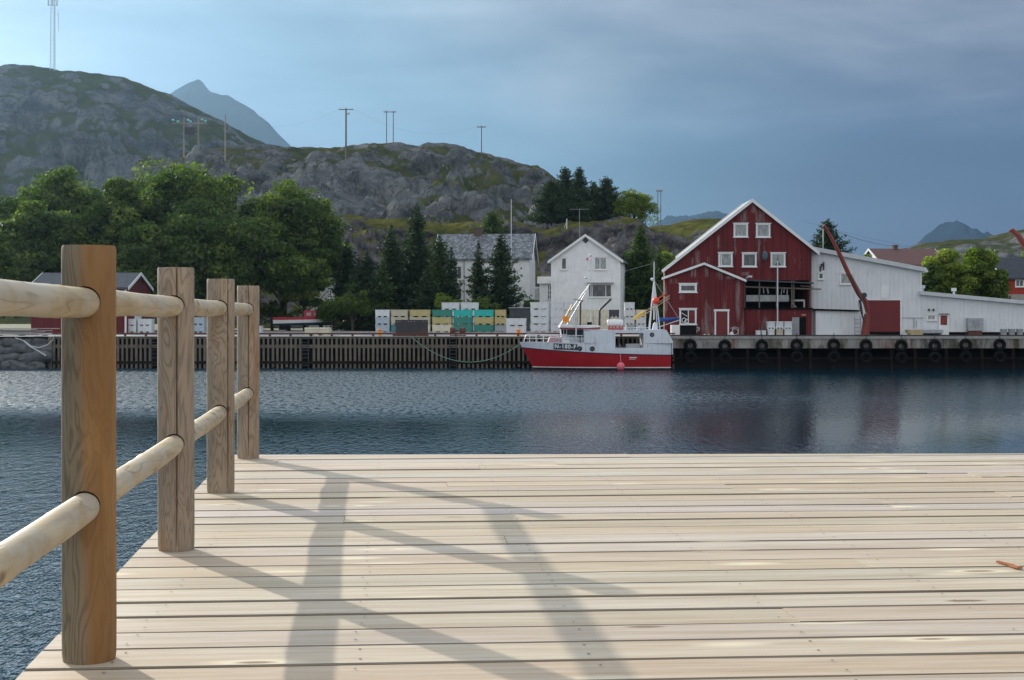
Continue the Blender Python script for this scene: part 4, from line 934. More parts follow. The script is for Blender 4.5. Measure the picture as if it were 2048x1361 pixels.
for i in range(20):
    s, s2 = i/20, (i+1)/20; h = .95*(1-max(0, (s-.5)/.5)**2.2); h2 = .95*(1-max(0, (s2-.5)/.5)**2.2)
    xa, xb = lx(549)+(lx(666)-lx(549))*s, lx(549)+(lx(666)-lx(549))*s2; mb.quad((xa, Y_-h, lz(637)), (xb, Y_-h2, lz(637)), (xb, Y_+h2, lz(637)), (xa, Y_+h, lz(637)))
mb.build('deck', RB, sb_, world=True)
cbn = MB().prism([(lx(609), lz(637)), (lx(648), lz(636.5)), (lx(641), lz(628)), (lx(639), lz(622)), (lx(611), lz(621)), (lx(609), lz(625))], Y_-.7, Y_+.7).build('cabin', RB, sb_, world=True, bevel=.05)
for a, b in ((615, 625), (630, 641)): MB().box(lx(a), lx(b)-.05, Y_-.725, Y_-.698, lz(632), lz(626)).build('window', M['glass_curtain'], cbn, world=True)
for p_ in (575, 640): MB().box(lx(p_), lx(p_)+.2, Y_-.8, Y_+.8, GZ, lz(650)).build('cradle', M['timber_dark'], sb_, world=True)
# ------------------------------------------------------------------ buildings
def battens(mb, x0, x1, y, zfun0, zfun1, step=.30, w=.045, t=.022):
    x = x0+step/2
    while x < x1: mb.box(x-w/2, x+w/2, y-t, y+.001, zfun0(x), zfun1(x)); x += step
    return mb
def window(parent, x0, x1, z0, z1, y, bars=(), hbars=(), fr='white_trim', gl='glass', fw=.13, world=True, sill=True):
    o = MB()
    o.box(x0, x1, y-.05, y+.03, z1-fw, z1); o.box(x0, x0+fw, y-.05, y+.03, z0, z1-fw); o.box(x1-fw, x1, y-.05, y+.03, z0, z1-fw); o.box(x0+fw, x1-fw, y-.05, y+.03, z0, z0+fw)
    for b in bars: bx_ = x0+(x1-x0)*b; o.box(bx_-.035, bx_+.035, y-.04, y+.02, z0+fw, z1-fw)
    for b in hbars: bz_ = z0+(z1-z0)*b; o.box(x0+fw, x1-fw, y-.035, y+.02, bz_-.025, bz_+.025)
    if sill: o.box(x0-.06, x1+.06, y-.09, y-.051, z0-.02, z0+.05).box(x0-.06, x1+.06, y-.09, y-.051, z1-.03, z1+.04)
    f = o.build('window', M[fr], parent, world=world)
    MB().box(x0+fw, x1-fw, y-.008, y-.002, z0+fw, z1-fw).build('pane', M[gl], f, world=world); return f
# red warehouse
F = 113.0
def X_(p): return XX(p, F)
def Z_(p): return ZZ(p, F)
rw_ = thing('red_warehouse', 'tall red boarded warehouse with white trimmed gable and open porch', 'warehouse', (X_(1480), F, GZ))
D1 = 3.4
ex0, ez0 = X_(1325), Z_(540); pkx, pkz = X_(1504), Z_(399); ex1, ez1 = X_(1638), Z_(505)
def roofz(x): return pkz-(pkx-x)*(pkz-ez0)/(pkx-ex0) if x < pkx else pkz-(x-pkx)*(pkz-ez1)/(ex1-pkx)
wl, wr = X_(1329.5), X_(1622); px0, px1 = X_(1489), wr; pz0, pz1 = Z_(616), Z_(561)
mb = MB()
def gz(x): return roofz(x)-.10
mb.prism([(wl, pz1), (px1, pz1), (wr, gz(wr)), (pkx, gz(pkx)), (wl, gz(wl))], F, F+1.0).prism([(X_(1366), pz1), (wr-.01, pz1), (wr-.01, gz(wr)-.01), (pkx, gz(pkx)-.01), (X_(1366), gz(X_(1366))-.01)], F+1.0, F+D1)
mb.prism([(px0, GZ-.05), (px1, GZ-.05), (px1, pz0), (px0, pz0)], F, F+D1)
mb.prism([(wl, GZ-.05), (px0, GZ-.05), (px0, pz1), (wl, pz1)], F+.02, F+1.0)
mb.box(px0, px1, F+D1-.3, F+D1, pz0, pz1)
mb.box(px1-.12, px1, F+.03, F+D1-.3, pz0, pz1)
battens(mb, wl, wr, F, lambda x: pz1+.02, lambda x: gz(x)-.05, .26)
wall = mb.build('wall', M['red_wall'], rw_, world=True)
lw = MB(); battens(lw, px0+.05, px1-1.2, F, lambda x: GZ, lambda x: pz0-.03, .26); lw.build('lower_battens', M['red_wall_good'], rw_, world=True)
MB().box(X_(1560), X_(1626), F+D1, F+15, GZ, Z_(520)).box(X_(1430), X_(1560), F+D1, F+15, GZ, Z_(535)).build('rear_wall', M['red_wall_good'], rw_, world=True)
# the roof planes
def slope(mb, xa, za, xb, zb, y0, y1, t=.16):
    return mb.hexa([(xa, y0, za-t), (xb, y0, zb-t), (xb, y1, zb-t), (xa, y1, za-t), (xa, y0, za), (xb, y0, zb), (xb, y1, zb), (xa, y1, za)])
rm_ = MB(); slope(rm_, X_(1362)-.0, roofz(X_(1362)), pkx, pkz, F-.2, F+D1+.3, .12); slope(rm_, ex0, ez0, X_(1362), roofz(X_(1362)), F-.2, F+.6, .12); slope(rm_, pkx, pkz, ex1, ez1, F-.2, F+D1+.3, .12)
rf = rm_.build('roof', simple('pale_metal_roof', (.32, .33, .33), .55, .2, 2), rw_, world=True)
vb = MB()
for (xa, za, xb, zb) in ((ex0, ez0, pkx, pkz), (pkx, pkz, ex1, ez1)):
    vb.hexa([(xa, F-.26, za-.24), (xb, F-.26, zb-.24), (xb, F-.205, zb-.24), (xa, F-.205, za-.24), (xa, F-.26, za+.03), (xb, F-.26, zb+.03), (xb, F-.205, zb+.03), (xa, F-.205, za+.03)])
vb.build('verge_board', M['white_trim'], rf, world=True)
MB().hexa([(X_(1362), F+D1+.31, roofz(X_(1362))-.3), (pkx-.1, F+D1+.31, pkz-.3), (pkx-.1, F+D1+.36, pkz-.3), (X_(1362), F+D1+.36, roofz(X_(1362))-.3), (X_(1362), F+D1+.31, roofz(X_(1362))+.08), (pkx-.1, F+D1+.31, pkz+.02), (pkx-.1, F+D1+.36, pkz+.02), (X_(1362), F+D1+.36, roofz(X_(1362))+.08)]).build('rear_verge', M['white_trim'], rf, world=True)
for a, b, c, d_ in ((1467, 1495.7, 447, 475.5), (1511.7, 1540.4, 447.5, 476)): window(rw_, X_(a), X_(b), Z_(d_), Z_(c), F-.03, gl='glass_curtain')
window(rw_, X_(1436.5), X_(1465), Z_(534.5), Z_(505.5), F-.03, bars=(.2,), gl='glass_curtain')
window(rw_, X_(1484), X_(1513), Z_(535), Z_(506), F-.03, gl='glass')
wn = window(rw_, X_(1541), X_(1570.5), Z_(535), Z_(506), F-.03, gl='glass')
mb = MB().prism([(X_(1544.5), Z_(532)), (X_(1549), Z_(532)), (X_(1554), Z_(524)), (X_(1555), Z_(509.5)), (X_(1544.5), Z_(509.5))], F-.045, F-.041).prism([(X_(1563), Z_(532)), (X_(1567), Z_(532)), (X_(1567), Z_(509.5)), (X_(1556), Z_(509.5)), (X_(1557), Z_(524))], F-.045, F-.041)
mb.build('curtain', M['curtain'], wn, world=True)
ds = MB(); ds.ball((X_(1528.6), F-.28, Z_(512)), .36, 20, 10, (.62, .22, 1.0)); ds.tube([(X_(1528), F-.2, Z_(512)), (X_(1529), F-.02, Z_(512))], .04, 6)
ds.build('satellite_dish', simple('dish_grey_blue', (.07, .10, .14), .5, .15, 3), rw_, world=True, smooth=True)
# porch
pp = MB()
for p_ in (1489.7, 1519, 1553.5, 1584, 1588, 1621): pp.box(X_(p_)-.045, X_(p_)+.045, F+.02, F+.11, pz0, pz1)
pp.bar((X_(1489), F-.03, Z_(574)), (X_(1642), F-.03, Z_(579)), .07, .10).bar((X_(1600), F-.1, Z_(572)), (X_(1628), F-.1, Z_(575)), .05, .05)
pp.build('porch_frame', M['timber_grey'], rw_, world=True)
MB().bar((X_(1489), F-.1, Z_(560.5)), (X_(1626), F-.1, Z_(567)), .5, .10).build('porch_roof', M['slate_dark'], rw_, world=True)
MB().box(X_(1488), X_(1625), F-.1, F-.025, Z_(619.5), Z_(616)).build('porch_sill', M['void'], rw_, world=True)
MB().box(px0+.02, px1-.15, F+D1-.36, F+D1-.301, pz0+.01, pz1-.01).box(px0+.02, px1-.15, F+.2, F+D1-.4, pz1-.06, pz1-.01).build('porch_back', M['void'], rw_, world=True)  # near-black lining paints in the shade inside the porch
sp2 = MB().box(X_(1494), X_(1580), F+.4, F+.44, Z_(603), Z_(590.5)).box(X_(1494), X_(1580), F+.5, F+.9, Z_(604), Z_(603)).box(X_(1585), X_(1611), F+.3, F+.8, Z_(603), Z_(599.5)).bar((X_(1610), F+.3, Z_(615)), (X_(1610), F+.3, Z_(603)), .1, .1).bar((X_(1586), F+.3, Z_(606)), (X_(1594), F+.3, Z_(615)), .06, .06)
tag(sp2.build('porch_shelf', simple('grey_white_boards', (.42, .43, .43), .8, .25, 2), rw_, world=True))
hs = MB(); rg = random.Random(8)
for p_ in (1522, 1529, 1537, 1558, 1566, 1571, 1577): hs.bar((X_(p_), F+.5, Z_(577)), (X_(p_+rg.uniform(-2, 2)), F+.5, Z_(577+rg.uniform(9, 14))), rg.uniform(.06, .14), .04)
hs.build('hanging_gear', M['steel'], rw_, world=True)
MB().tube([(X_(1553.5), F-.35, GZ), (X_(1553.5), F-.35, Z_(522))], .05, 8).build('flag_pole', M['white_metal'], rw_, world=True)
MB().tube([(X_(1491), F-.3, Z_(557)), (X_(1496), F-.5, Z_(554)), (X_(1502), F-.5, Z_(554.5))], [.04, .08, .1], 8).build('lamp', M['white_metal'], rw_, world=True)
dr = MB().box(X_(1599), X_(1612), F-.04, F-.03, GZ, Z_(635)).build('doorway', M['void'], rw_, world=True)  # flat near-black sheet painted as the unlit opening
MB().box(X_(1584), X_(1598), F-.10, F-.05, GZ+.06, Z_(635)).build('open_door', M['grey_paint'], rw_, world=True)
# small text plate above the doorway (illegible in the photograph) as a plain pale strip
MB().box(X_(1603), X_(1612), F-.05, F-.03, Z_(631.5), Z_(629)).build('door_plate', simple('plate_pink', (.45, .25, .25), .6, .2, 8), rw_, world=True)
# annexe with a low gable
F2 = F-.45
def X2(p): return XX(p, F2)
def Z2(p): return ZZ(p, F2)
al, ar = X2(1329), X2(1487.5); axp, azp = X2(1407.6), Z2(526)
def az_(x): return azp-(axp-x)*(azp-Z2(556))/(axp-X2(1324)) if x < axp else azp-(x-axp)*(azp-Z2(560.5))/(X2(1492)-axp)
mb = MB().prism([(al, GZ-.02), (ar, GZ-.02), (ar, az_(ar)-.08), (axp, azp-.08), (al, az_(al)-.08)], F2, F+.001)
battens(mb, al, ar, F2, lambda x: GZ, lambda x: az_(x)-.12, .24)
an = mb.build('annexe_wall', M['red_wall_worn'], rw_, world=True)
ar_ = MB(); slope(ar_, X2(1324), Z2(556), axp, azp, F2-.2, F-.01, .09); slope(ar_, axp, azp, X2(1492), Z2(560.5), F2-.2, F-.01, .09)
ao = ar_.build('annexe_roof', M['slate_dark'], rw_, world=True)
vb = MB()
for (xa, za, xb, zb) in ((X2(1323), Z2(556), axp, azp), (axp, azp, X2(1492), Z2(560.5))):
    vb.hexa([(xa, F2-.25, za-.16), (xb, F2-.25, zb-.16), (xb, F2-.205, zb-.16), (xa, F2-.205, za-.16), (xa, F2-.25, za+.02), (xb, F2-.25, zb+.02), (xb, F2-.205, zb+.02), (xa, F2-.205, za+.02)])
vb.build('verge_board', M['white_trim'], ao, world=True)
window(rw_, X2(1358), X2(1393.5), Z2(586), Z2(567.5), F2-.03, gl='glass', fw=.16)
w2 = window(rw_, X2(1358.5), X2(1393), Z2(650.5), Z2(617.5), F2-.03, bars=(.52,), gl='glass_dark', fw=.13)
MB().box(X2(1377.5), X2(1389), F2-.045, F2-.04, Z2(646), Z2(622)).build('shutter', M['door_red'], w2, world=True)
mb = MB()
mb.torus((X2(1368), F2-.06, Z2(641)), .16, .03, 'Y', 14, 5).torus((X2(1373), F2-.06, Z2(643)), .13, .03, 'Y', 14, 5).bar((X2(1363), F2-.06, Z2(626)), (X2(1374), F2-.06, Z2(633)), .04, .04)
mb.build('sticker_shapes', M['white_trim'], w2, world=True)
d = MB().box(X2(1427.5), X2(1459), F2-.05, F2+.0, Z2(623), Z2(619)).box(X2(1429), X2(1432), F2-.045, F2, GZ, Z2(623)).box(X2(1455), X2(1458), F2-.045, F2, GZ, Z2(623)).build('door_frame', M['white_trim'], rw_, world=True)
dd = MB().box(X2(1432), X2(1455), F2-.03, F2-.024, GZ, Z2(623)).build('door', M['door_red'], d, world=True)
# white warehouse
FW = 113.7
def X3(p): return XX(p, FW)
def Z3(p): return ZZ(p, FW)
M['white_wall'] = simple('white_boarding', (.70, .72, .73), .6, .07, .8, stain=(.36, .37, .36), stain_amt=.35, stain_scale=(3, 1, .25))
ww = thing('white_warehouse', 'white boarded warehouse with red sliding door and slanting roof', 'warehouse', (X3(1730), FW, GZ))
def wt(x): return Z3(503)+(x-X3(1630))*(Z3(541.5)-Z3(503))/(X3(1848)-X3(1630))
a, b = X3(1622.5)+.02, X3(1842)
mb = MB().prism([(a, GZ-.02), (b, GZ-.02), (b, wt(b)), (a, wt(a))], FW, FW+16)
battens(mb, a, b, FW, lambda x: GZ+.2, lambda x: wt(x)-.05, .34)
mb.build('wall', M['white_wall'], ww, world=True)
xa, xb = X3(1622.5)+.02, X3(1851); rf = MB(); slope(rf, xa, wt(xa)+.30, xb, wt(xb)+.22, FW-.35, FW+16.4, .32); rfo = rf.build('roof', simple('grey_white_metal', (.55, .57, .58), .5, .1, 2), ww, world=True)
MB().box(X3(1846), X3(1853), FW-.45, FW+16, wt(xb)-.12, wt(xb)+.06).build('gutter', M['white_metal'], rfo, world=True)
MB().box(X3(1840.5), X3(1843), FW-.06, FW, Z3(585), wt(b)).build('corner_board', M['white_trim'], ww, world=True)
window(ww, X3(1635.5), X3(1648), Z3(560), Z3(545), FW-.03, fw=.11)
lb = MB().box(X3(1641), X3(1645), FW-.3, FW-.02, Z3(533), Z3(528)).tube([(X3(1646.8), FW-.1, Z3(541)), (X3(1647), FW-.12, Z3(524))], .05, 6).box(X3(1639), X3(1642), FW-.06, FW-.02, Z3(544), Z3(533)); lb.build('lamp_bracket', M['dark_steel'], ww, world=True)
window(ww, X3(1679), X3(1704), Z3(570), Z3(546), FW-.03, gl='glass_curtain', fw=.12)
MB().box(X3(1762), X3(1777.5), FW-.05, FW-.02, Z3(597), Z3(571)).build('hatch', M['white_trim'], ww, world=True)
fr = MB().box(X3(1730), X3(1803), FW-.10, FW-.02, Z3(601), Z3(599)).box(X3(1800), X3(1803), FW-.08, FW-.02, GZ, Z3(601)).build('door_frame', M['white_trim'], ww, world=True)
dm = MB().box(X3(1734), X3(1800), FW-.07, FW-.021, Z3(664), Z3(601))
for z in np.linspace(Z3(663), Z3(602), 9)[1:-1]: dm.box(X3(1734), X3(1800), FW-.085, FW-.071, z-.012, z+.012)
dm.build('sliding_door', M['door_red'], fr, world=True)
MB().box(X3(1733), X3(1801), FW-.06, FW-.02, GZ, Z3(664)).build('threshold', M['void'], ww, world=True)
mb = MB().box(X3(1627), X3(1710), FW-1.0, FW-.02, GZ+.02, Z3(622)); battens(mb, X3(1627), X3(1710), FW-1.0, lambda x: GZ+.1, lambda x: Z3(622)-.05, .3); mb.build('lean_to', M['white_wall'], ww, world=True)
MB().hexa([(X3(1624), FW-1.2, Z3(621.5)), (X3(1712), FW-1.2, Z3(623.5)), (X3(1712), FW-.03, Z3(623.5)), (X3(1624), FW-.03, Z3(621.5)), (X3(1624), FW-1.2, Z3(618)), (X3(1712), FW-1.2, Z3(620.5)), (X3(1712), FW-.03, Z3(620.5)), (X3(1624), FW-.03, Z3(618))]).build('lean_to_roof', M['void'], ww, world=True)
# low white annexe at the right
la = thing('low_warehouse', 'long low white building with dark plinth, right of the white warehouse', 'warehouse', (X3(1950), FW, GZ))
def lt(x): return Z3(588)+(x-X3(1838.7))*(Z3(607)-Z3(588))/(X3(2048)-X3(1838.7))
a, b = X3(1842)+.01, X3(2330)
mb = MB().prism([(a, Z3(664.5)), (b, Z3(664.5)), (b, lt(b)), (a, lt(a))], FW-.03, FW+14)
battens(mb, a, b, FW-.03, lambda x: Z3(664), lambda x: lt(x)-.05, .34); mb.build('wall', M['white_wall'], la, world=True)
MB().box(a, b, FW+.02, FW+13.9, GZ-.02, Z3(664.5)).build('plinth', M['void'], la, world=True)
rf = MB(); xa, xb = X3(1838), X3(2335); slope(rf, xa, lt(xa)+.20, xb, lt(xb)+.20, FW-.4, FW+14.2, .27); rf.build('roof', bpy.data.materials['grey_white_metal'], la, world=True)
window(la, X3(1853), X3(1873), Z3(642), Z3(629.5), FW-.06, bars=(.84,), gl='glass_curtain', fw=.10)
dfr = MB().box(X3(1877), X3(1897), FW-.10, FW-.055, GZ+.1, Z3(628.5)).build('door', M['white_trim'], la, world=True)
MB().box(X3(1880.5), X3(1893.5), FW-.115, FW-.101, Z3(650.5), Z3(631.5)).build('door_pane', simple('rusty_red_poster', (.22, .03, .015), .5, .5, 5, stain=(.45, .16, .05)), dfr, world=True)
MB().box(X3(1877), X3(1898), FW-.3, FW-.06, Z3(628.6), Z3(627.6)).build('door_canopy', M['dark_steel'], la, world=True)
for p_ in (1856.5, 1865.5): MB().tube([(X3(p_), FW-.06, Z3(620)), (X3(p_), FW-.3, Z3(619)), (X3(p_), FW-.3, Z3(623))], .06, 6).build('lamp', M['dark_steel'], la, world=True)
vbm = MB().box(X3(1932), X3(1963), FW-.5, FW-.055, Z3(662), Z3(636.5))
vo_ = vbm.build('vent_box', M['steel'], la, world=True, bevel=.02)
MB().box(X3(1940), X3(1955), FW-.53, FW-.501, Z3(655), Z3(641)).build('vent_grille', M['grey_paint'], vo_, world=True)
MB().box(X3(1934), X3(1961), FW-.4, FW-.05, GZ, Z3(663)).build('vent_stand', M['rust'], la, world=True)
MB().box(X3(1803), X3(1848), FW-.09, FW-.06, Z3(636.6), Z3(635.6)).box(X3(1827), X3(1828.3), FW-.09, FW-.06, Z3(657), Z3(636.6)).box(X3(1832), X3(1833), FW-.09, FW-.06, Z3(655), Z3(641)).build('wall_pipe', M['grey_paint'], ww, world=True)
for a_ in (1864+10, 1875+64): rp_ = MB(); rp_.tube([(X3(a_), FW+4, lt(X3(a_))), (X3(a_), FW+4, lt(X3(a_))+.65)], .09, 8).tube([(X3(a_), FW+4, lt(X3(a_))+.6), (X3(a_), FW+4, lt(X3(a_))+.85)], .2, 8).build('roof_vent', M['white_metal'], la, world=True)
# things on the concrete quay
def on(px, Y=111.6): return XX(px, Y)
t = thing('ladder', 'grey metal ladder frame leaning at the white lean-to beside the crane', 'ladder', (on(1716), 112.3, GZ))
lb = MB()
for p_ in (1710, 1722): lb.bar((XX(p_, 112.3), 112.3, GZ), (XX(p_, 112.3), 112.5, ZZ(633, 112.3)), .05, .05)
lb.build('side_rails', M['steel'], t, world=True)
lb = MB()
for y_ in (640, 648, 656, 664): lb.box(XX(1710, 112.3), XX(1722, 112.3), 112.36, 112.41, ZZ(y_, 112.3), ZZ(y_-1.2, 112.3))
lb.build('rungs', M['steel'], t, world=True)
t = thing('work_bench', 'long grey bench with a dark underside in front of the low white wall', 'bench', (on(1860), 112.6, GZ))
MB().box(XX(1826, 112.3), XX(1887, 112.3), 112.3, 113.2, ZZ(667, 112.3), ZZ(660, 112.3)).build('top', M['steel'], t, world=True, bevel=.02)
for p_ in (1830, 1881): MB().box(XX(p_, 112.4), XX(p_+3, 112.4), 112.4, 113.1, GZ, ZZ(667, 112.3)).build('leg', M['grey_paint'], t, world=True)
t = thing('pallet_pile', 'pile of yellowish wooden pallets with a bright end', 'pallets', (on(1830), 111.5, GZ))
wm = simple('yellow_wood', (.52, .42, .22), .8, .3, 5)
for l in range(4):
    mb = MB(); x0_ = on(1816+l*(-1)+(3 if l == 1 else 0)); x1_ = on(1845-2*l)
    for y_ in (111.2, 111.6, 112.0): mb.box(x0_, x1_, y_, y_+.12, GZ+.13*l, GZ+.13*l+.08)
    mb.box(x0_, x1_, 111.18, 112.14, GZ+.13*l+.081, GZ+.13*l+.11); mb.build('pallet', wm, t, world=True)
bk = thing('steel_bucket', 'x', 'bucket')
MB().tube([(0, 0, 0), (0, 0, .5), (0, 0, .53)], [.22, .26, .275], 18).build('pail', M['steel'], bk, smooth=True)
MB().tube([(-.25, 0, .5), (0, 0, .98), (.25, 0, .5)], .012, 5).build('handle', M['steel'], bk)
for i, (p_, l) in enumerate(((2007.5, 'leftmost of the three steel buckets on the quay at the far right'), (2023.5, 'middle one of the three steel buckets on the quay at the far right'), (2039.5, 'rightmost of the three steel buckets on the quay at the far right'))):
    b_ = bk if i == 0 else copy_tree(bk); b_.location = (on(p_), 111.6, GZ+.03); tag(b_, l, 'bucket', 'steel buckets on the quay')
t = thing('storage_bin', 'black bin with a bright white end panel at the boat stern on the quay', 'bin', (on(1367), 111.5, GZ))
MB().box(on(1359.5), on(1392), 111.4, 112.1, GZ+.03, ZZ(651, 111.5)).build('body', M['black'], t, world=True, bevel=.03)
MB().box(on(1342), on(1359), 111.35, 112.0, GZ+.03, ZZ(650.5, 111.5)).build('end_panel', M['white_trim'], t, world=True, bevel=.02)
cn = thing('hand_cart', 'small white wire cart beside the red annexe door', 'cart', (on(1396), 112, GZ))
mb = MB(); mb.torus((on(1397), 112, GZ+.55), .14, .02, 'Y', 14, 5).bar((on(1392), 112, GZ+.1), (on(1399), 112, GZ+.65), .03, .03).bar((on(1392), 112, GZ+.65), (on(1400), 112, GZ+.6), .03, .03)
mb.build('frame', M['white_metal'], cn, world=True); MB().torus((on(1394), 112, GZ+.12), .10, .025, 'Y', 14, 5).build('wheel', M['black'], cn, world=True)
for i, (p_, r_, c_) in enumerate(((1411, .09, 'white_trim'), (1418.5, .10, 'yellow'), (1465, .17, 'white_trim'))):
    lab = ('small white float on the quay left of the red door', 'small yellowish float on the quay next to a white one', 'white bucket-sized float right of the red door')[i]
    tag(MB().ball((on(p_), 112.1, GZ+r_*.9), r_, 12, 8).tube([(on(p_), 112.1, GZ+r_*1.7), (on(p_), 112.1, GZ+r_*2.1)], .03, 6).build('float', M[c_], smooth=True), lab, 'float', 'floats by the red annexe')
t = thing('hose_reel', 'tangle of white pipes on the quay right of the red door', 'pipes', (on(1474), 112.2, GZ))
mb = MB().tube([(on(1464), 112.3, GZ+.6), (on(1474), 112.3, GZ+.7), (on(1480), 112.3, GZ+.62), (on(1479), 112.3, GZ)], .02, 5).tube([(on(1466), 112.2, GZ), (on(1468), 112.2, GZ+.62)], .02, 5).torus((on(1473), 112.25, GZ+.35), .22, .02, 'Y', 14, 5)
mb.build('pipes', M['white_metal'], t, world=True)
# crane
cr = thing('quay_crane', 'rust red crane with a long raised jib in front of the red sliding door', 'crane', (on(1732), 111.3, GZ))
def cp(px, py, Y=111.3): return (XX(px, Y), Y, ZZ(py, Y))
MB().box(on(1712), on(1752), 110.7, 111.9, GZ+.03, GZ+.14).build('base_plate', M['rust'], cr, world=True)
MB().tube([cp(1731, 674), cp(1731, 662), cp(1732.5, 645), cp(1734.5, 628)], [.34, .30, .27, .20], 14).build('column', M['crane_red'], cr, world=True, smooth=True)
jb_ = MB(); pts = [cp(1735.5, 626), cp(1731, 604), cp(1718, 588), cp(1697, 548), cp(1680, 510), cp(1664, 478), cp(1652.5, 457.5)]; ws = [.30, .42, .40, .34, .30, .25, .20]
for i in range(len(pts)-1): jb_.bar(pts[i], pts[i+1], .24, (ws[i]+ws[i+1])/2, up=(0, 1, 0)) if False else jb_.tube([pts[i], pts[i+1]], [ws[i]/2, ws[i+1]/2], 6)
jb_.build('jib', M['crane_red'], cr, world=True)
MB().tube([cp(1654, 460), cp(1647, 452), cp(1645, 456)], [.13, .14, .08], 8).build('jib_head', M['crane_red'], cr, world=True)
MB().tube([cp(1727, 606, 111.0), cp(1701, 549, 111.1)], .055, 8).build('strut', M['brown_steel'], cr, world=True, smooth=True)
MB().tube([cp(1719.5, 600, 111.0), cp(1724, 628, 111.0)], .09, 10).tube([cp(1724, 628, 111.0), cp(1729, 646, 111.0)], .055, 10).tube([cp(1718, 600, 111), cp(1716.5, 610, 111), cp(1720, 620, 111), cp(1726, 640, 111)], .02, 5).build('hydraulic_ram', M['dark_steel'], cr, world=True, smooth=True)
MB().tube([cp(1728.5, 591, 111.0), cp(1728.5, 591, 111.6)], .20, 14).build('winch_drum', M['dark_steel'], cr, world=True, smooth=True)
MB().tube([cp(1646.2, 458), cp(1646.2, 498)], .035, 5).build('lifting_rod', M['white_metal'], cr, world=True)
c2 = thing('crane_jib', 'red crane jib reaching in over the dark roofed house at the right edge', 'crane', cp(2080, 600, 113)[:2]+(GZ,))
mb = MB()
pts = [(cp(2110, 560, 118)), cp(2062, 511, 118), cp(2037, 473, 118), cp(2023, 459.5, 118)]
for i in range(3): mb.tube([pts[i], pts[i+1]], [.32-.05*i, .27-.05*i], 8)
mb.build('jib', M['crane_red'], c2, world=True); MB().tube([cp(2025, 461, 118), cp(2018, 464, 118)], [.16, .1], 8).build('jib_head', M['crane_red'], c2, world=True)
MB().tube([(*cp(2110, 560, 118)[:2], GZ), cp(2110, 556, 118)], .35, 12).build('column', M['crane_red'], c2, world=True)

def gable_house(name, label, cat, px, Y, length, depth, zeave, zridge, wallm, roofm, gable_front, yaw=0, over=.35, base=GZ, chim=None, group=None, trim='white_trim'):
    """local frame: origin at the front left corner on the ground, x to the right, y to the back"""
    t = thing(name, label, cat, (XX(px, Y), Y, base), R(yaw)); he, hr = zeave-base, zridge-base
    L, D = length, depth; mb = MB()
    if gable_front:
        mb.prism([(0, -.3), (L, -.3), (L, he), (L/2, hr), (0, he)], 0, D)
        battens(mb, 0, L, 0, lambda x: 0, lambda x: he+(hr-he)*(1-abs(x-L/2)/(L/2))-.08, .3)
    else:
        for (y0, y1) in ((0, D),):
            i = len(mb.v); mb.v += [(0, 0, -.3), (L, 0, -.3), (L, D, -.3), (0, D, -.3), (0, 0, he), (L, 0, he), (L, D, he), (0, D, he), (0, D/2, hr), (L, D/2, hr)]
            for f in ((0, 1, 5, 4), (1, 2, 6, 9, 5), (2, 3, 7, 6), (3, 0, 4, 8, 7), (4, 5, 9, 8), (6, 7, 8, 9)): mb.f.append(tuple(i+k for k in f)); mb.m.append(0)
        battens(mb, 0, L, 0, lambda x: 0, lambda x: he-.05, .3)
    w_ = mb.build('wall', wallm, t)
    rb_ = MB(); vb_ = MB(); th = .16
    if gable_front:
        k = (hr-he)/(L/2); xo = over
        for s in (0, 1):
            xe = -xo if s == 0 else L+xo; ze = he-xo*k+.16
            a_, b__ = ((xe, ze), (L/2, hr+.16)) if s == 0 else ((L/2, hr+.16), (xe, ze))
            slope(rb_, a_[0], a_[1], b__[0], b__[1], -over, D+over, th)
            vb_.hexa([(a_[0], -over-.05, a_[1]-.24), (b__[0], -over-.05, b__[1]-.24), (b__[0], -over-.002, b__[1]-.24), (a_[0], -over-.002, a_[1]-.24), (a_[0], -over-.05, a_[1]+.03), (b__[0], -over-.05, b__[1]+.03), (b__[0], -over-.002, b__[1]+.03), (a_[0], -over-.002, a_[1]+.03)])
    else:
        k = (hr-he)/(D/2)
        for s in (0, 1):
            ye = -over if s == 0 else D+over; ze = he-over*k+.16
            rb_.hexa([(-over, ye, ze-th), (L+over, ye, ze-th), (L+over, D/2, hr+.16-th), (-over, D/2, hr+.16-th), (-over, ye, ze), (L+over, ye, ze), (L+over, D/2, hr+.16), (-over, D/2, hr+.16)])
            for xe in (-over-.06, L+over+.01):
                vb_.hexa([(xe, ye, ze-.25), (xe+.05, ye, ze-.25), (xe+.05, D/2, hr-.09), (xe, D/2, hr-.09), (xe, ye, ze+.03), (xe+.05, ye, ze+.03), (xe+.05, D/2, hr+.19), (xe, D/2, hr+.19)])
    ro = rb_.build('roof', roofm, t); vb_.build('verge_board', M[trim], ro)
    if chim:
        cx, cy, cw, ch = chim; MB().box(cx-cw/2, cx+cw/2, cy-cw/2, cy+cw/2, hr-.6, hr+ch).box(cx-cw/2-.06, cx+cw/2+.06, cy-cw/2-.06, cy+cw/2+.06, hr+ch+.001, hr+ch+.08).build('chimney', M['brick'], ro)
    return t, w_, ro
YB = 152.0
def lz_(py, Y, base=GZ): return ZZ(py, Y)-base
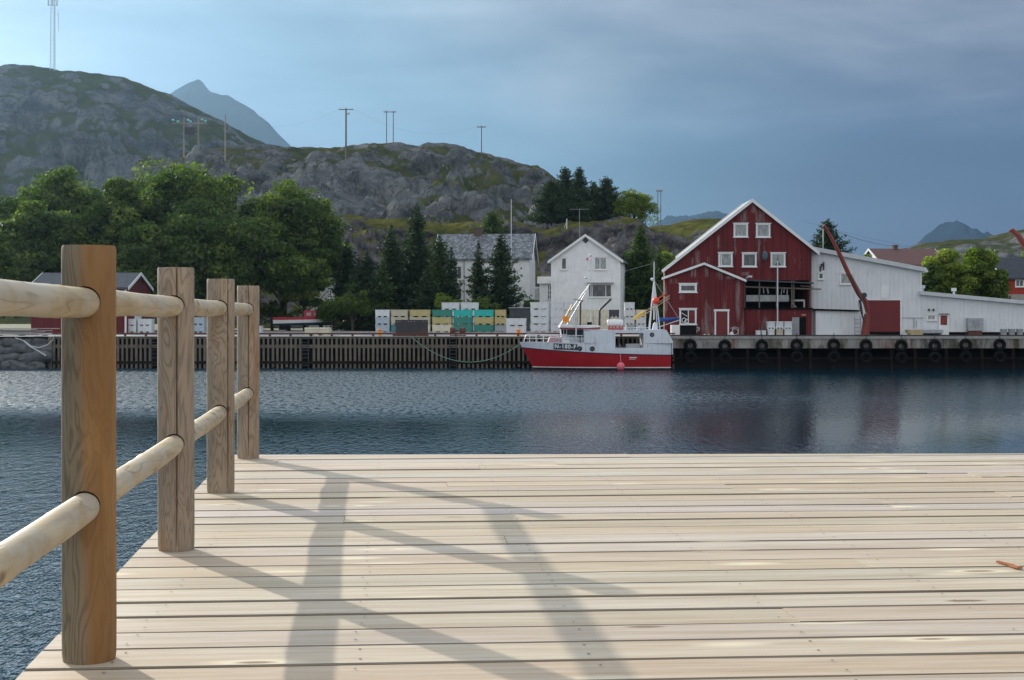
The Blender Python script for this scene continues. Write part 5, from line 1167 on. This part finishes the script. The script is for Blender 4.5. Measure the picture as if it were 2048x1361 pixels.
# white gable house
k = YB/FOC
hB, _, roB = gable_house('white_house', 'white gabled house with diamond vent behind the fishing boat', 'house', 1102, YB, 139*k, 9.5, ZZ(522, YB), ZZ(473, YB), M['white_paint'], M['slate'], True, yaw=-8.5, over=.3)
def wB(px0, px1, py0, py1, **kw): window(hB, (px0-1102)*k, (px1-1102)*k, lz_(py1, YB), lz_(py0, YB), -.03, world=False, **kw)
wB(1121.5, 1135, 515, 541, fw=.15); wB(1188, 1215, 514, 541.5, bars=(.46,), fw=.14, gl='glass_curtain'); wB(1176, 1224.5, 568, 596, bars=(.18, .74), fw=.12, gl='glass')
c_ = (1171.5-1102)*k; z_ = lz_(482, YB)
MB().prism([(c_, z_-.32), (c_+.32, z_), (c_, z_+.32), (c_-.32, z_)], -.05, -.026).build('gable_vent', M['slate_dark'], hB)
MB().box((1174-1102)*k, (1228-1102)*k, -.5, -.06, lz_(567.5, YB), lz_(566, YB)).build('awning', M['grey_paint'], hB)
MB().box(0, 139*k, -.06, -.005, -.25, .35).build('plinth', M['concrete'], hB)
MB().tube([((1175-1102)*k, -.06, lz_(520, YB)), ((1175-1102)*k, -.1, lz_(517, YB))], .10, 8).build('wall_lamp', M['pink'], hB)
ph, _, _ = None, None, None
t = MB(); t.box((1075-1102)*k, -.01, 1.5, 5, -.2, lz_(566, YB)); pw = t.build('porch_wall', M['white_paint'], hB)
MB().box((1071-1102)*k, -.01, 1.2, 5.2, lz_(566, YB), lz_(558, YB)).box((1071.5-1102)*k, -.01, 1.1, 1.199, lz_(567, YB), lz_(553, YB)).build('porch_roof', M['white_trim'], hB)
window(hB, (1091-1102)*k, (1100.5-1102)*k, lz_(599, YB), lz_(568, YB), 1.47, bars=(.5,), hbars=(.3, .6), fw=.08, world=False, gl='glass')
fn = thing('garden_fence', 'white balcony fence between the two white houses', 'fence', (XX(1067, 156), 156, GZ))
mb = MB(); 
for p_ in np.arange(1066, 1082, 1.7): mb.box(XX(p_, 156), XX(p_, 156)+.05, 156, 156.05, ZZ(600, 156), ZZ(577, 156))
mb.box(XX(1065, 156), XX(1083, 156), 155.95, 155.999, ZZ(578, 156), ZZ(574, 156)).box(XX(1065, 156), XX(1083, 156), 155.95, 155.999, ZZ(600, 156), ZZ(598, 156)); mb.build('pickets', M['white_trim'], fn, world=True)
MB().box(XX(1065, 156), XX(1083, 156), 156.1, 158, GZ-.2, ZZ(600, 156)).build('footing', M['concrete'], fn, world=True)
# white long house behind the conifers
YA = 166.0; k = YA/FOC
hA, _, roA = gable_house('white_house', 'long white house with patterned slate roof half hidden by conifers', 'house', 872, YA, 188*k, 7.6, ZZ(517, YA), ZZ(471, YA+3), M['white_paint'], M['slate'], False, yaw=-5.5, over=.3, chim=(77*k, 3.8, .9, .75))
for a, b, c_, d_ in ((905, 925, 532, 560), (950, 968, 532, 560), (1000, 1016, 532, 560), (905, 925, 575, 600)): window(hA, (a-872)*k, (b-872)*k, lz_(d_, YA), lz_(c_, YA), -.03, bars=(.5,), world=False)
MB().tube([(57*k, -.08, 0), (57*k, -.08, lz_(517, YA))], .05, 6).build('downpipe', M['grey_paint'], hA)
# white house glimpsed through the trees
YC = 168.0; k = YC/FOC
hC, _, _ = gable_house('white_house', 'white house wall glimpsed through leaves right of the big broadleaf trees', 'house', 618, YC, 40*k, 6, ZZ(555, YC), ZZ(528, YC), M['white_paint'], M['slate_dark'], True, over=.25)
window(hC, 12*k, 24*k, lz_(590, YC), lz_(570, YC), -.03, world=False)
# boathouse on the left
YD = 134.0; k = YD/FOC
hD, _, _ = gable_house('boathouse', 'red boathouse with dark roof behind the log railing at the left', 'boathouse', 62, YD, 192*k, 7.6, ZZ(577, YD), ZZ(549.5, YD+3.8), M['red_wall_good'], M['slate_dark'], False, yaw=-2, over=.25)
window(hD, 120*k, 140*k, 1.2, 2.3, -.03, world=False)
MB().box(192*k-.001, 192*k+.03, 2.6, 4.8, 0, 2.3).build('gate', M['white_trim'], hD)
MB().box(192*k-.12, 192*k+.02, -.035, .1, 0, ZZ(577, YD)-GZ-.1).build('corner_board', M['white_trim'], hD)
# houses far right
YE = 190.0; k = YE/FOC
hE, _, _ = gable_house('brown_roofed_house', 'pale house with brown tiled roof and chimney beyond the white warehouse', 'house', 1768, YE, 130*k, 8.0, ZZ(529, YE), ZZ(500, YE+4), M['white_paint'], M['roof_brown'], False, yaw=9, over=.4, chim=(50*k, 4.0, .6, .55))
YF = 165.0; k = YF/FOC
hF, _, _ = gable_house('red_house', 'red house with black roof behind the low white building at right', 'house', 2012, YF, 150*k, 8.0, ZZ(556, YF), ZZ(518, YF+4), simple('bright_red_boarding', (.36, .030, .014), .7, .15, 1), M['roof_black'], False, yaw=9, over=.35)
window(hF, 19*k, 38*k, lz_(575, YF), lz_(559, YF), -.03, bars=(.5,), world=False)
MB().box(0, 150*k, -.05, -.002, -.2, lz_(589, YF)).build('plinth', M['concrete'], hF)
MB().box(-.02, .12, -.06, .1, 0, lz_(556, YF)-.1).build('corner_board', M['white_trim'], hF)

# ------------------------------------------------------------------ poles, masts and wires
def pole(name, label, px, y0, y1, Y, r=.14, arm=0, group=None, mat='pole_wood', ins=0, lean=0):
    t = thing(name, label, name.replace('_', ' '), (XX(px, Y), Y, ZZ(y1, Y)-1.0), group=group)
    MB().tube([(XX(px, Y), Y, ZZ(y1, Y)-1), (XX(px+lean, Y), Y, ZZ(y0, Y))], [r, r*.75], 8).build('pole', M[mat], t, world=True, smooth=True)
    if arm:
        MB().box(XX(px+lean-arm, Y), XX(px+lean+arm, Y), Y-.1, Y+.1, ZZ(y0+(3.3 if ins != 9 else 2.3), Y), ZZ(y0+1.8, Y)).build('crossarm', M[mat], t, world=True)
        for s in (-1, 0, 1):
            if ins == 9: continue
            MB().tube([(XX(px+lean+s*(arm-1), Y), Y, ZZ(y0+1.8, Y)), (XX(px+lean+s*(arm-1), Y), Y, ZZ(y0-1.2, Y))], .09 if ins < 3 else .2, 6).build('insulator', M['steel' if ins < 3 else 'insulator'], t, world=True)
    return t
p1 = pole('utility_pole', 'tallest wooden power pole with crossarm and small lamp on the middle hill', 692, 217, 312, 400, .26, 14.5)
MB().tube([(XX(694, 399.8), 399.8, ZZ(228, 399.8)), (XX(699, 399.8), 399.8, ZZ(226, 399.8))], .35, 8).build('street_lamp_head', M['white_metal'], p1, world=True)
pole('utility_pole', 'left pole of the thin pair on the hill crest', 773, 222, 294, 470, .15, 6, 'pair of poles on the crest')
pole('utility_pole', 'right pole of the thin pair on the hill crest', 786.5, 222, 294, 470, .15, 6, 'pair of poles on the crest')
pole('utility_pole', 'lone thin pole with T crossarm on the right shoulder of the hill', 963, 252, 308, 440, .15, 9)
pole('utility_pole', 'plain pole without crossarm at the left end of the middle hill', 450.5, 231, 320, 420, .24, 0, mat='pole_pale')
for i, (px_, Y) in enumerate(((368, 420), (397, 424))):
    t = pole('insulator_pole', ('left', 'right')[i]+' pole of the pair with turquoise insulators above the broadleaf trees', px_, 235, 322, Y, .26, 0, 'poles with turquoise insulators', 'pole_pale')
    for (a, b) in (((346, 241), (356, 244), (376, 241)) if i == 0 else ((381, 244), (404, 240), (411, 243))):
        MB().ball((XX(a, Y-.5), Y-.5, ZZ(b, Y)), .42, 10, 6, (1, 1, .75)).build('insulator', M['insulator'], t, world=True, smooth=True)
    if i == 0: MB().box(XX(344, Y), XX(413, Y), Y-.1, Y+.1, ZZ(248, Y), ZZ(246, Y)).box(XX(366, Y), XX(398, Y), Y-.3, Y-.1, ZZ(270, Y), ZZ(268, Y)).build('crossarm', M['pole_pale'], t, world=True)
    if i == 0: MB().box(XX(371, Y), XX(390, Y), Y-1, Y-.31, ZZ(270, Y), ZZ(256, Y)).tube([(XX(380, Y), Y-1.2, ZZ(276, Y)), (XX(380, Y), Y-1.2, ZZ(272, Y))], .3, 8).build('transformer', M['dark_steel'], t, world=True)
for i, px_ in enumerate((1315.5, 1321.5)):
    t = pole('lamp_pole', ('left', 'right')[i]+' one of the twin pale lamp poles behind the knoll', px_, 380, 452, 300, .08, 3.5, 'twin lamp poles', 'pole_wood')
pole('garden_antenna', 'thin aerial pole rising in front of the slate roofed house', 1022.5, 399, 600, 160, .045, 0, mat='white_metal')
pole('garden_antenna', 'T shaped aerial on the knoll above the white gabled house', 1159, 417, 470, 190, .03, 19, mat='steel', ins=9)
t = thing('trig_marker', 'small pale cairn post on the mossy knoll top', 'marker', (XX(1133, 205), 205, ZZ(458, 205)))
MB().tube([(XX(1133.5, 205), 205, ZZ(458, 205)), (XX(1133.5, 205), 205, ZZ(438, 205))], .07, 8).bar((XX(1128, 205), 205, ZZ(455, 205)), (XX(1133, 205), 205, ZZ(446, 205)), .06, .06).build('post', M['white_metal'], t, world=True)
# lattice mast on the big hill
YM = 880.0
ms = thing('lattice_mast', 'tall grey lattice radio mast on the left hilltop', 'mast', (XX(107, YM), YM, ZZ(140, YM)))
k = YM/FOC; w0, w1 = 9.0, 7.0
legs = []
for (sx, sy) in ((-1, -1), (1, -1), (0, 1)):
    MB().tube([(XX(106.5+sx*w0*.55, YM), YM+sy*1.2, ZZ(142, YM)), (XX(107.5+sx*w1*.5, YM), YM+sy*1.0, ZZ(-70, YM))], .16, 5).build('leg', M['steel'], ms, world=True)
br = MB(); 
for j in range(26):
    ya_, yb_ = 138-8*j, 130-8*j; f = j/26; wa = w0*.55*(1-f)+w1*.5*f
    xl_, xr_ = 106.5+f-wa, 106.5+f+wa
    br.tube([(XX(xl_, YM), YM-1.1, ZZ(ya_, YM)), (XX(xr_, YM), YM-1.1, ZZ(yb_, YM))], .07, 4).tube([(XX(xr_, YM), YM-1.1, ZZ(ya_, YM)), (XX(106.5+f, YM), YM+1.1, ZZ(yb_, YM))], .07, 4)
    br.tube([(XX(xl_, YM), YM-1.1, ZZ(ya_, YM)), (XX(xr_, YM), YM-1.1, ZZ(ya_, YM))], .07, 4)
br.build('bracing', M['steel'], ms, world=True)
for p_ in (98, 106, 115.5): MB().box(XX(p_-.9, YM), XX(p_+.9, YM), YM-1.6, YM-1.2, ZZ(13, YM), ZZ(-14, YM)).build('antenna_panel', M['grey_paint'], ms, world=True)
MB().tube([(XX(118, YM), YM-1, ZZ(64, YM)), (XX(118, YM), YM-1, ZZ(25, YM))], .13, 5).bar((XX(111, YM), YM-1, ZZ(30, YM)), (XX(118, YM), YM-1, ZZ(30, YM)), .15, .15).bar((XX(98, YM), YM-1, ZZ(12, YM)), (XX(117, YM), YM-1, ZZ(12, YM)), .2, .2).build('side_aerial', M['steel'], ms, world=True)
def wire(pts, sag, label, r=.02):
    mb = MB(); mb.tube(caten(pts[0], pts[1], sag), r*.6, 4); tag(mb.build('power_line', M['dark_steel']), label, 'power line', 'power lines')
wire((cp(1652, 455), (XX(1835, 185), 185, ZZ(492, 185))), .6, 'wire running from the crane head down towards the brown roofed house', .03)
wire(((XX(706, 400), 400, ZZ(218, 400)), (XX(955, 440), 440, ZZ(253, 440))), 4.2, 'power line strung between the tall pole and the lone T pole')
wire(((XX(413, 424), 424, ZZ(240, 424)), (XX(679, 400), 400, ZZ(219, 400))), 3.5, 'power line from the turquoise insulators to the tall pole')
wire(((XX(1600, 230), 230, ZZ(440, 230)), (XX(2100, 260), 260, ZZ(520, 260))), 1.5, 'faint wire crossing the dark sky over the white warehouse')
# ------------------------------------------------------------------ trees
def leaves_obj(name, P, Nn, Sz, tone, mat, parent, base, asp=.75):
    n = len(P); rs = np.random.RandomState(5+n)
    a = np.cross(Nn, rs.normal(size=(n, 3))); a /= np.linalg.norm(a, axis=1)[:, None]+1e-9
    b = np.cross(Nn, a); a = a*Sz[:, None]; b = b*Sz[:, None]*asp
    V = np.stack([P-a, P-b*.8, P+a, P+b*.8], 1).reshape(-1, 3)-np.array(base)
    me = bpy.data.meshes.new(name); me.vertices.add(4*n); me.vertices.foreach_set('co', V.ravel())
    me.loops.add(4*n); me.loops.foreach_set('vertex_index', np.arange(4*n)); me.polygons.add(n); me.polygons.foreach_set('loop_start', np.arange(n)*4)
    me.update(calc_edges=True); me.validate()
    at = me.attributes.new('tone', 'FLOAT', 'FACE'); at.data.foreach_set('value', tone.astype(float))
    me.materials.append(mat); o = bpy.data.objects.new(name, me); C.objects.link(o); o.parent = parent; return o
WF = 1.0; WC = 1.68
def broadleaf(label, px, ytop, ybase, wpx, Y, seed, mat='leaf', group='broadleaf trees behind the quay', nc=210, per=160, leaf=.22, zb=None, name='broadleaf_tree', low=.08, cat='tree'):
    rs = np.random.RandomState(seed); k = Y/FOC; x = XX(px, Y); z0 = ZZ(ybase, Y) if zb is None else zb; z1 = ZZ(ytop, Y); H = z1-z0; W = wpx*k/2*WF
    t = thing(name, label, cat, (x, Y, z0), group=group)
    cz = z0+H*(.5+low/2); rz = H*(.5-low/2)
    # big lobes that make the uneven outline, then clumps on the lobes
    lob = []
    for i in range(11):
        u = rs.normal(size=3); u /= np.linalg.norm(u); u[2] = abs(u[2])*1.1-.25 if rs.rand() < .75 else u[2]
        lob.append((np.array([x, Y, cz])+u*np.array([W*.62, W*.55, rz*.60]), rs.uniform(.36, .5)))
    lob.append((np.array([x, Y, cz]), .62))
    P, Nn, Sz, T = [], [], [], []
    for i in range(nc):
        c, q = lob[rs.randint(len(lob))]
        u = rs.normal(size=3); u /= np.linalg.norm(u); u[1] = -abs(u[1]) if rs.rand() < .35 else u[1]
        cc = c+u*np.array([W, W*.9, rz])*q*rs.uniform(.72, 1.02)
        if cc[2] < z0+.3: cc[2] = z0+.3+rs.rand()
        if cc[2] > z1-.2: cc[2] = z1-.2-rs.rand()*.8
        cc[0] = np.clip(cc[0], x-W*1.02, x+W*1.02)
        r = rs.uniform(.7, 1.3)*max(.5, min(W, rz)*.19); n = int(per*1.0*rs.uniform(.7, 1.2))
        v = rs.normal(size=(n, 3)); v /= np.linalg.norm(v, axis=1)[:, None]; rad = r*rs.uniform(.35, 1.0, n)**.6
        P.append(cc+v*rad[:, None]*np.array([1.25, 1.1, .75])); nn = v*.7+rs.normal(size=(n, 3))*.6+np.array([0, 0, .45]); Nn.append(nn/np.linalg.norm(nn, axis=1)[:, None])
        Sz.append(leaf*rs.uniform(.6, 1.35, n)); T.append(np.clip(rs.normal(.42, .2)+rs.normal(0, .2, n), 0, 1))
    leaves_obj('crown', np.concatenate(P), np.concatenate(Nn), np.concatenate(Sz), np.concatenate(T), M[mat], t, (x, Y, z0))
    mb = MB(); tr = max(.07, W*.06)
    mb.tube([(0, 0, -.4), (rs.uniform(-.1, .1), 0, H*.3), (rs.uniform(-.3, .3), rs.uniform(-.2, .2), H*.62), (rs.uniform(-.4, .4), 0, H*.85)], [tr*1.25, tr, tr*.6, tr*.25], 9)
    for i in range(8):
        a = rs.uniform(0, 6.28); h0 = H*rs.uniform(.15, .55); L = W*rs.uniform(.5, .85)
        mb.tube([(0, 0, h0), (L*.45*math.cos(a), L*.45*math.sin(a), h0+L*.35), (L*math.cos(a), L*math.sin(a), h0+L*rs.uniform(.5, 1.0))], [tr*.5, tr*.32, tr*.12], 6)
    mb.build('trunk', M['bark'], t, smooth=True); return t
def conifer(label, px, ytop, ybase, wpx, Y, seed, mat='needle', group='conifers behind the quay', zb=None, dens=1.0, fat=1.0, twin=False):
    rs = np.random.RandomState(seed); k = Y/FOC; x = XX(px, Y); z0 = ZZ(ybase, Y) if zb is None else zb; z1 = ZZ(ytop, Y); H = z1-z0; W = wpx*k/2*WC
    t = thing('conifer', label, 'tree', (x, Y, z0), group=group)
    P, Nn, Sz, T = [], [], [], []
    nw = int(H/.34*dens)
    for j in range(nw):
        f = (j+.5)/nw; z = z0+H*(.04+.95*f); r = W*(1-f)**(.72/fat)*(1 if f > .12 else .75+f*2)+.08
        nb = max(5, int(7+r*7)); wr = rs.uniform(.66, 1.15)
        for b in range(nb):
            a = 2*math.pi*(b+rs.rand()*.8)/nb; L = r*wr*rs.uniform(.55, 1.18); m = max(4, int(L/.06*dens)); s = rs.uniform(.1, 1, m)
            side = rs.normal(0, .13, m)*(1.1-s*.5)*min(1.3, .5+L*.4); dr = -.16*L*s+.30*L*s**3*(1 if f > .2 else .4)+rs.normal(0, .10, m)
            P.append(np.stack([x+math.cos(a)*L*s-math.sin(a)*side, Y+math.sin(a)*L*s+math.cos(a)*side, z+dr], 1))
            nn = rs.normal(size=(m, 3))*.5+np.array([0, 0, .9]); Nn.append(nn/np.linalg.norm(nn, axis=1)[:, None])
            Sz.append(rs.uniform(.11, .25, m)*(1 if L > .5 else .7)); T.append(np.clip(rs.normal(.35, .12)+.35*(s-.5)+rs.normal(0, .1, m), 0, 1))
    leaves_obj('crown', np.concatenate(P), np.concatenate(Nn), np.concatenate(Sz), np.concatenate(T), M[mat], t, (x, Y, z0), .5)
    tr = .035*H**.8*.5+.05
    MB().tube([(0, 0, -.5), (0, 0, H*.6), (0, 0, H*.985)], [tr, tr*.5, .02], 8).build('trunk', M['bark'], t, smooth=True); return t
GB = 664; WF = 1.28
broadleaf('broad leafy tree at the far left edge, its top just below the hill slope', -10, 352, GB, 190, 158, 1)
broadleaf('rounded green tree second from the left edge, above the first post', 150, 331, GB, 200, 160, 2, nc=280)
broadleaf('lower dark tree filling the gap above the red boathouse', 85, 400, GB, 170, 150, 3)
broadleaf('largest broad crowned tree, its top reaching above the middle posts', 345, 312, GB, 262, 162, 4, nc=380)
broadleaf('green tree between the two widest crowns, above the second post', 245, 362, GB, 150, 153, 5, nc=200)
broadleaf('dark low tree in front of the largest crown', 420, 400, GB, 190, 151, 6, nc=220)
broadleaf('wide light topped tree left of the rocky hillside, above the fourth post', 566, 364, GB, 186, 158, 7, nc=280)
broadleaf('dark tree in front of the light topped tree, just right of the fourth post', 515, 420, GB, 160, 150, 8, nc=200)
broadleaf('small tree filling between the boathouse and second post', 300, 440, GB, 160, 148, 9, nc=160)
broadleaf('dark low tree left of the hidden white house wall', 610, 470, GB+1, 90, 152, 10, nc=80)
broadleaf('low tree at the far left behind the boathouse', -10, 420, GB, 190, 147, 11, nc=160)
WF = 1.05
for i, (px_, yt, w_, Y, l) in enumerate(((706, 568, 80, 147, 'dark green bush right of the small red boat'), (668, 596, 60, 149, 'low bush directly behind the bow of the small red boat'), (760, 590, 60, 150, 'bush at the foot of the conifers above the pale blue tubs'), (545, 600, 90, 153, 'bush behind the stern of the small red boat'), (895, 582, 40, 146, 'bright green bush above the yellow tubs'), (975, 590, 60, 147, 'dark bush at the foot of the pointed conifers'), (1062, 600, 24, 152, 'small bush at the corner of the long white house'), (1330, 500, 40, 175, 'light green shrub left of the red warehouse gable'))):
    broadleaf(l, px_, yt, GB if i < 7 else 600, w_, Y, 40+i, 'leaf' if i not in (4, 7) else 'leaf_light', 'bushes behind the quay', 34, 90, .13, name='bush', cat='bush')
con = [(718, 515, GB, 60, 152, 'dark low conifer between the bush and the pale blue tubs'), (810, 478, GB, 64, 158, 'dark conifer squeezed left of the tallest conifer'), (748, 540, GB, 60, 150, 'low dark conifer above the leftmost tub column'), (695, 478, GB, 70, 156, 'dark conifer beside the last broadleaf tree, right of the glimpsed white wall'), (735, 500, GB, 60, 153, 'short conifer between two taller ones above the pale blue tubs'), (783, 448, GB, 74, 155, 'dark conifer left of the tallest one'),
       (834, 402, GB, 78, 157, 'tallest conifer, left of the long white house'), (765, 520, GB, 56, 151, 'small green tipped conifer low in front of the dark ones'), (880, 462, GB, 60, 153, 'conifer with a pale green top before the left end of the slate roof'),
       (903, 492, GB, 46, 151, 'shorter conifer leaning on the left part of the long white house'), (957, 478, GB, 48, 154, 'narrow dark conifer in front of the slate roof'), (1002, 456, GB, 74, 153, 'pointed conifer in front of the right part of the slate roof'),
       (855, 530, GB, 60, 149, 'low conifer above the green tubs')]
for i, (px_, yt, yb, w_, Y, l) in enumerate(con): conifer(l, px_, yt, yb, w_, Y, 60+i, 'needle' if i not in (7, 8) else 'needle_green', dens=1.0)
con2 = [(1281, 446, 640, 84, 158, 'needle_green', 'broad conifer between the white gabled house and the red warehouse'), (1250, 500, 640, 60, 160, 'needle', 'dark conifer tucked right behind the white gabled house'), (1318, 490, 640, 50, 162, 'needle_green', 'slim conifer touching the left eave of the red warehouse')]
for i, (px_, yt, yb, w_, Y, m_, l) in enumerate(con2): conifer(l, px_, yt, GB, w_, Y, 80+i, m_)
conk = [(1130, 332, 446, 52, 222, 'needle', 'left spire of the dark conifers on the knoll'), (1159, 333, 446, 50, 224, 'needle', 'slim middle spire of the dark conifers on the knoll'), (1188, 362, 446, 46, 226, 'needle', 'short conifer between the spire and the bushy right one on the knoll'),
        (1212, 353, 446, 66, 224, 'needle', 'bushy bluish conifer at the right of the knoll group'), (1103, 362, 446, 76, 220, 'needle', 'wide low conifer at the left of the knoll group'), (1145, 380, 448, 70, 218, 'needle', 'low conifer in front of the knoll spires')]
for i, (px_, yt, yb, w_, Y, m_, l) in enumerate(conk): conifer(l, px_, yt, yb, w_, Y, 90+i, m_, 'conifers on the knoll', fat=1.25)
conifer('dark conifer rising behind the white warehouse roof and the crane head', 1656, 436, 640, 112, 175, 101, 'needle', 'conifers behind the warehouses', fat=1.1)
conifer('light green young conifer standing on the rock above the slate roof', 984, 422, 478, 42, 200, 102, 'needle_green', 'conifers on the knoll', fat=1.4)
broadleaf('airy light green tree on the right end of the knoll', 1269, 374, 458, 84, 222, 103, 'leaf_light', 'trees on the knoll', 150, 80, .13, low=-.12)
broadleaf('round yellowish green tree right of the brown roofed house', 1888, 492, 650, 112, 150, 104, 'leaf_light', 'trees at the right', 110, 150, .15)
broadleaf('dark tree just right of the white warehouse roof end', 1858, 522, 650, 60, 148, 109, 'leaf', 'trees at the right', 70, 120, .15)
broadleaf('round green tree left of the red house', 1952, 494, 650, 116, 152, 105, 'leaf_light', 'trees at the right', 120, 150, .15)
broadleaf('small green tree top showing over the white warehouse roof', 1740, 503, 640, 50, 185, 106, 'leaf_light', 'trees at the right', 50, 90, .15)
broadleaf('small dark tree in front of the red house corner', 1994, 545, 650, 40, 150, 107, 'leaf', 'trees at the right', 50, 90, .13)
broadleaf('yellow green bush on the slope at the right edge under the jib', 2052, 500, 560, 60, 260, 108, 'leaf_light', 'trees at the right', 40, 80, .2)
# ------------------------------------------------------------------ haze
hz = MB().box(-4200, 4200, -420, 5900, -1.2, 720)
ho = hz.build('haze', []) if False else None
me = bpy.data.meshes.new('haze'); me.from_pydata(hz.v, [], hz.f)
hm = bpy.data.materials.new('haze_air'); hm.use_nodes = True; ht = hm.node_tree; ht.nodes.clear()
pv = N(ht, 'ShaderNodeVolumePrincipled', {'Color': (.42, .70, 1.0, 1), 'Density': HAZE, 'Anisotropy': .68})
oo = N(ht, 'ShaderNodeOutputMaterial'); ht.links.new(pv.outputs[0], oo.inputs['Volume'])
me.materials.append(hm); ho = bpy.data.objects.new('haze', me); C.objects.link(ho); tag(ho, kind='stuff')
S.cycles.volume_bounces = 0
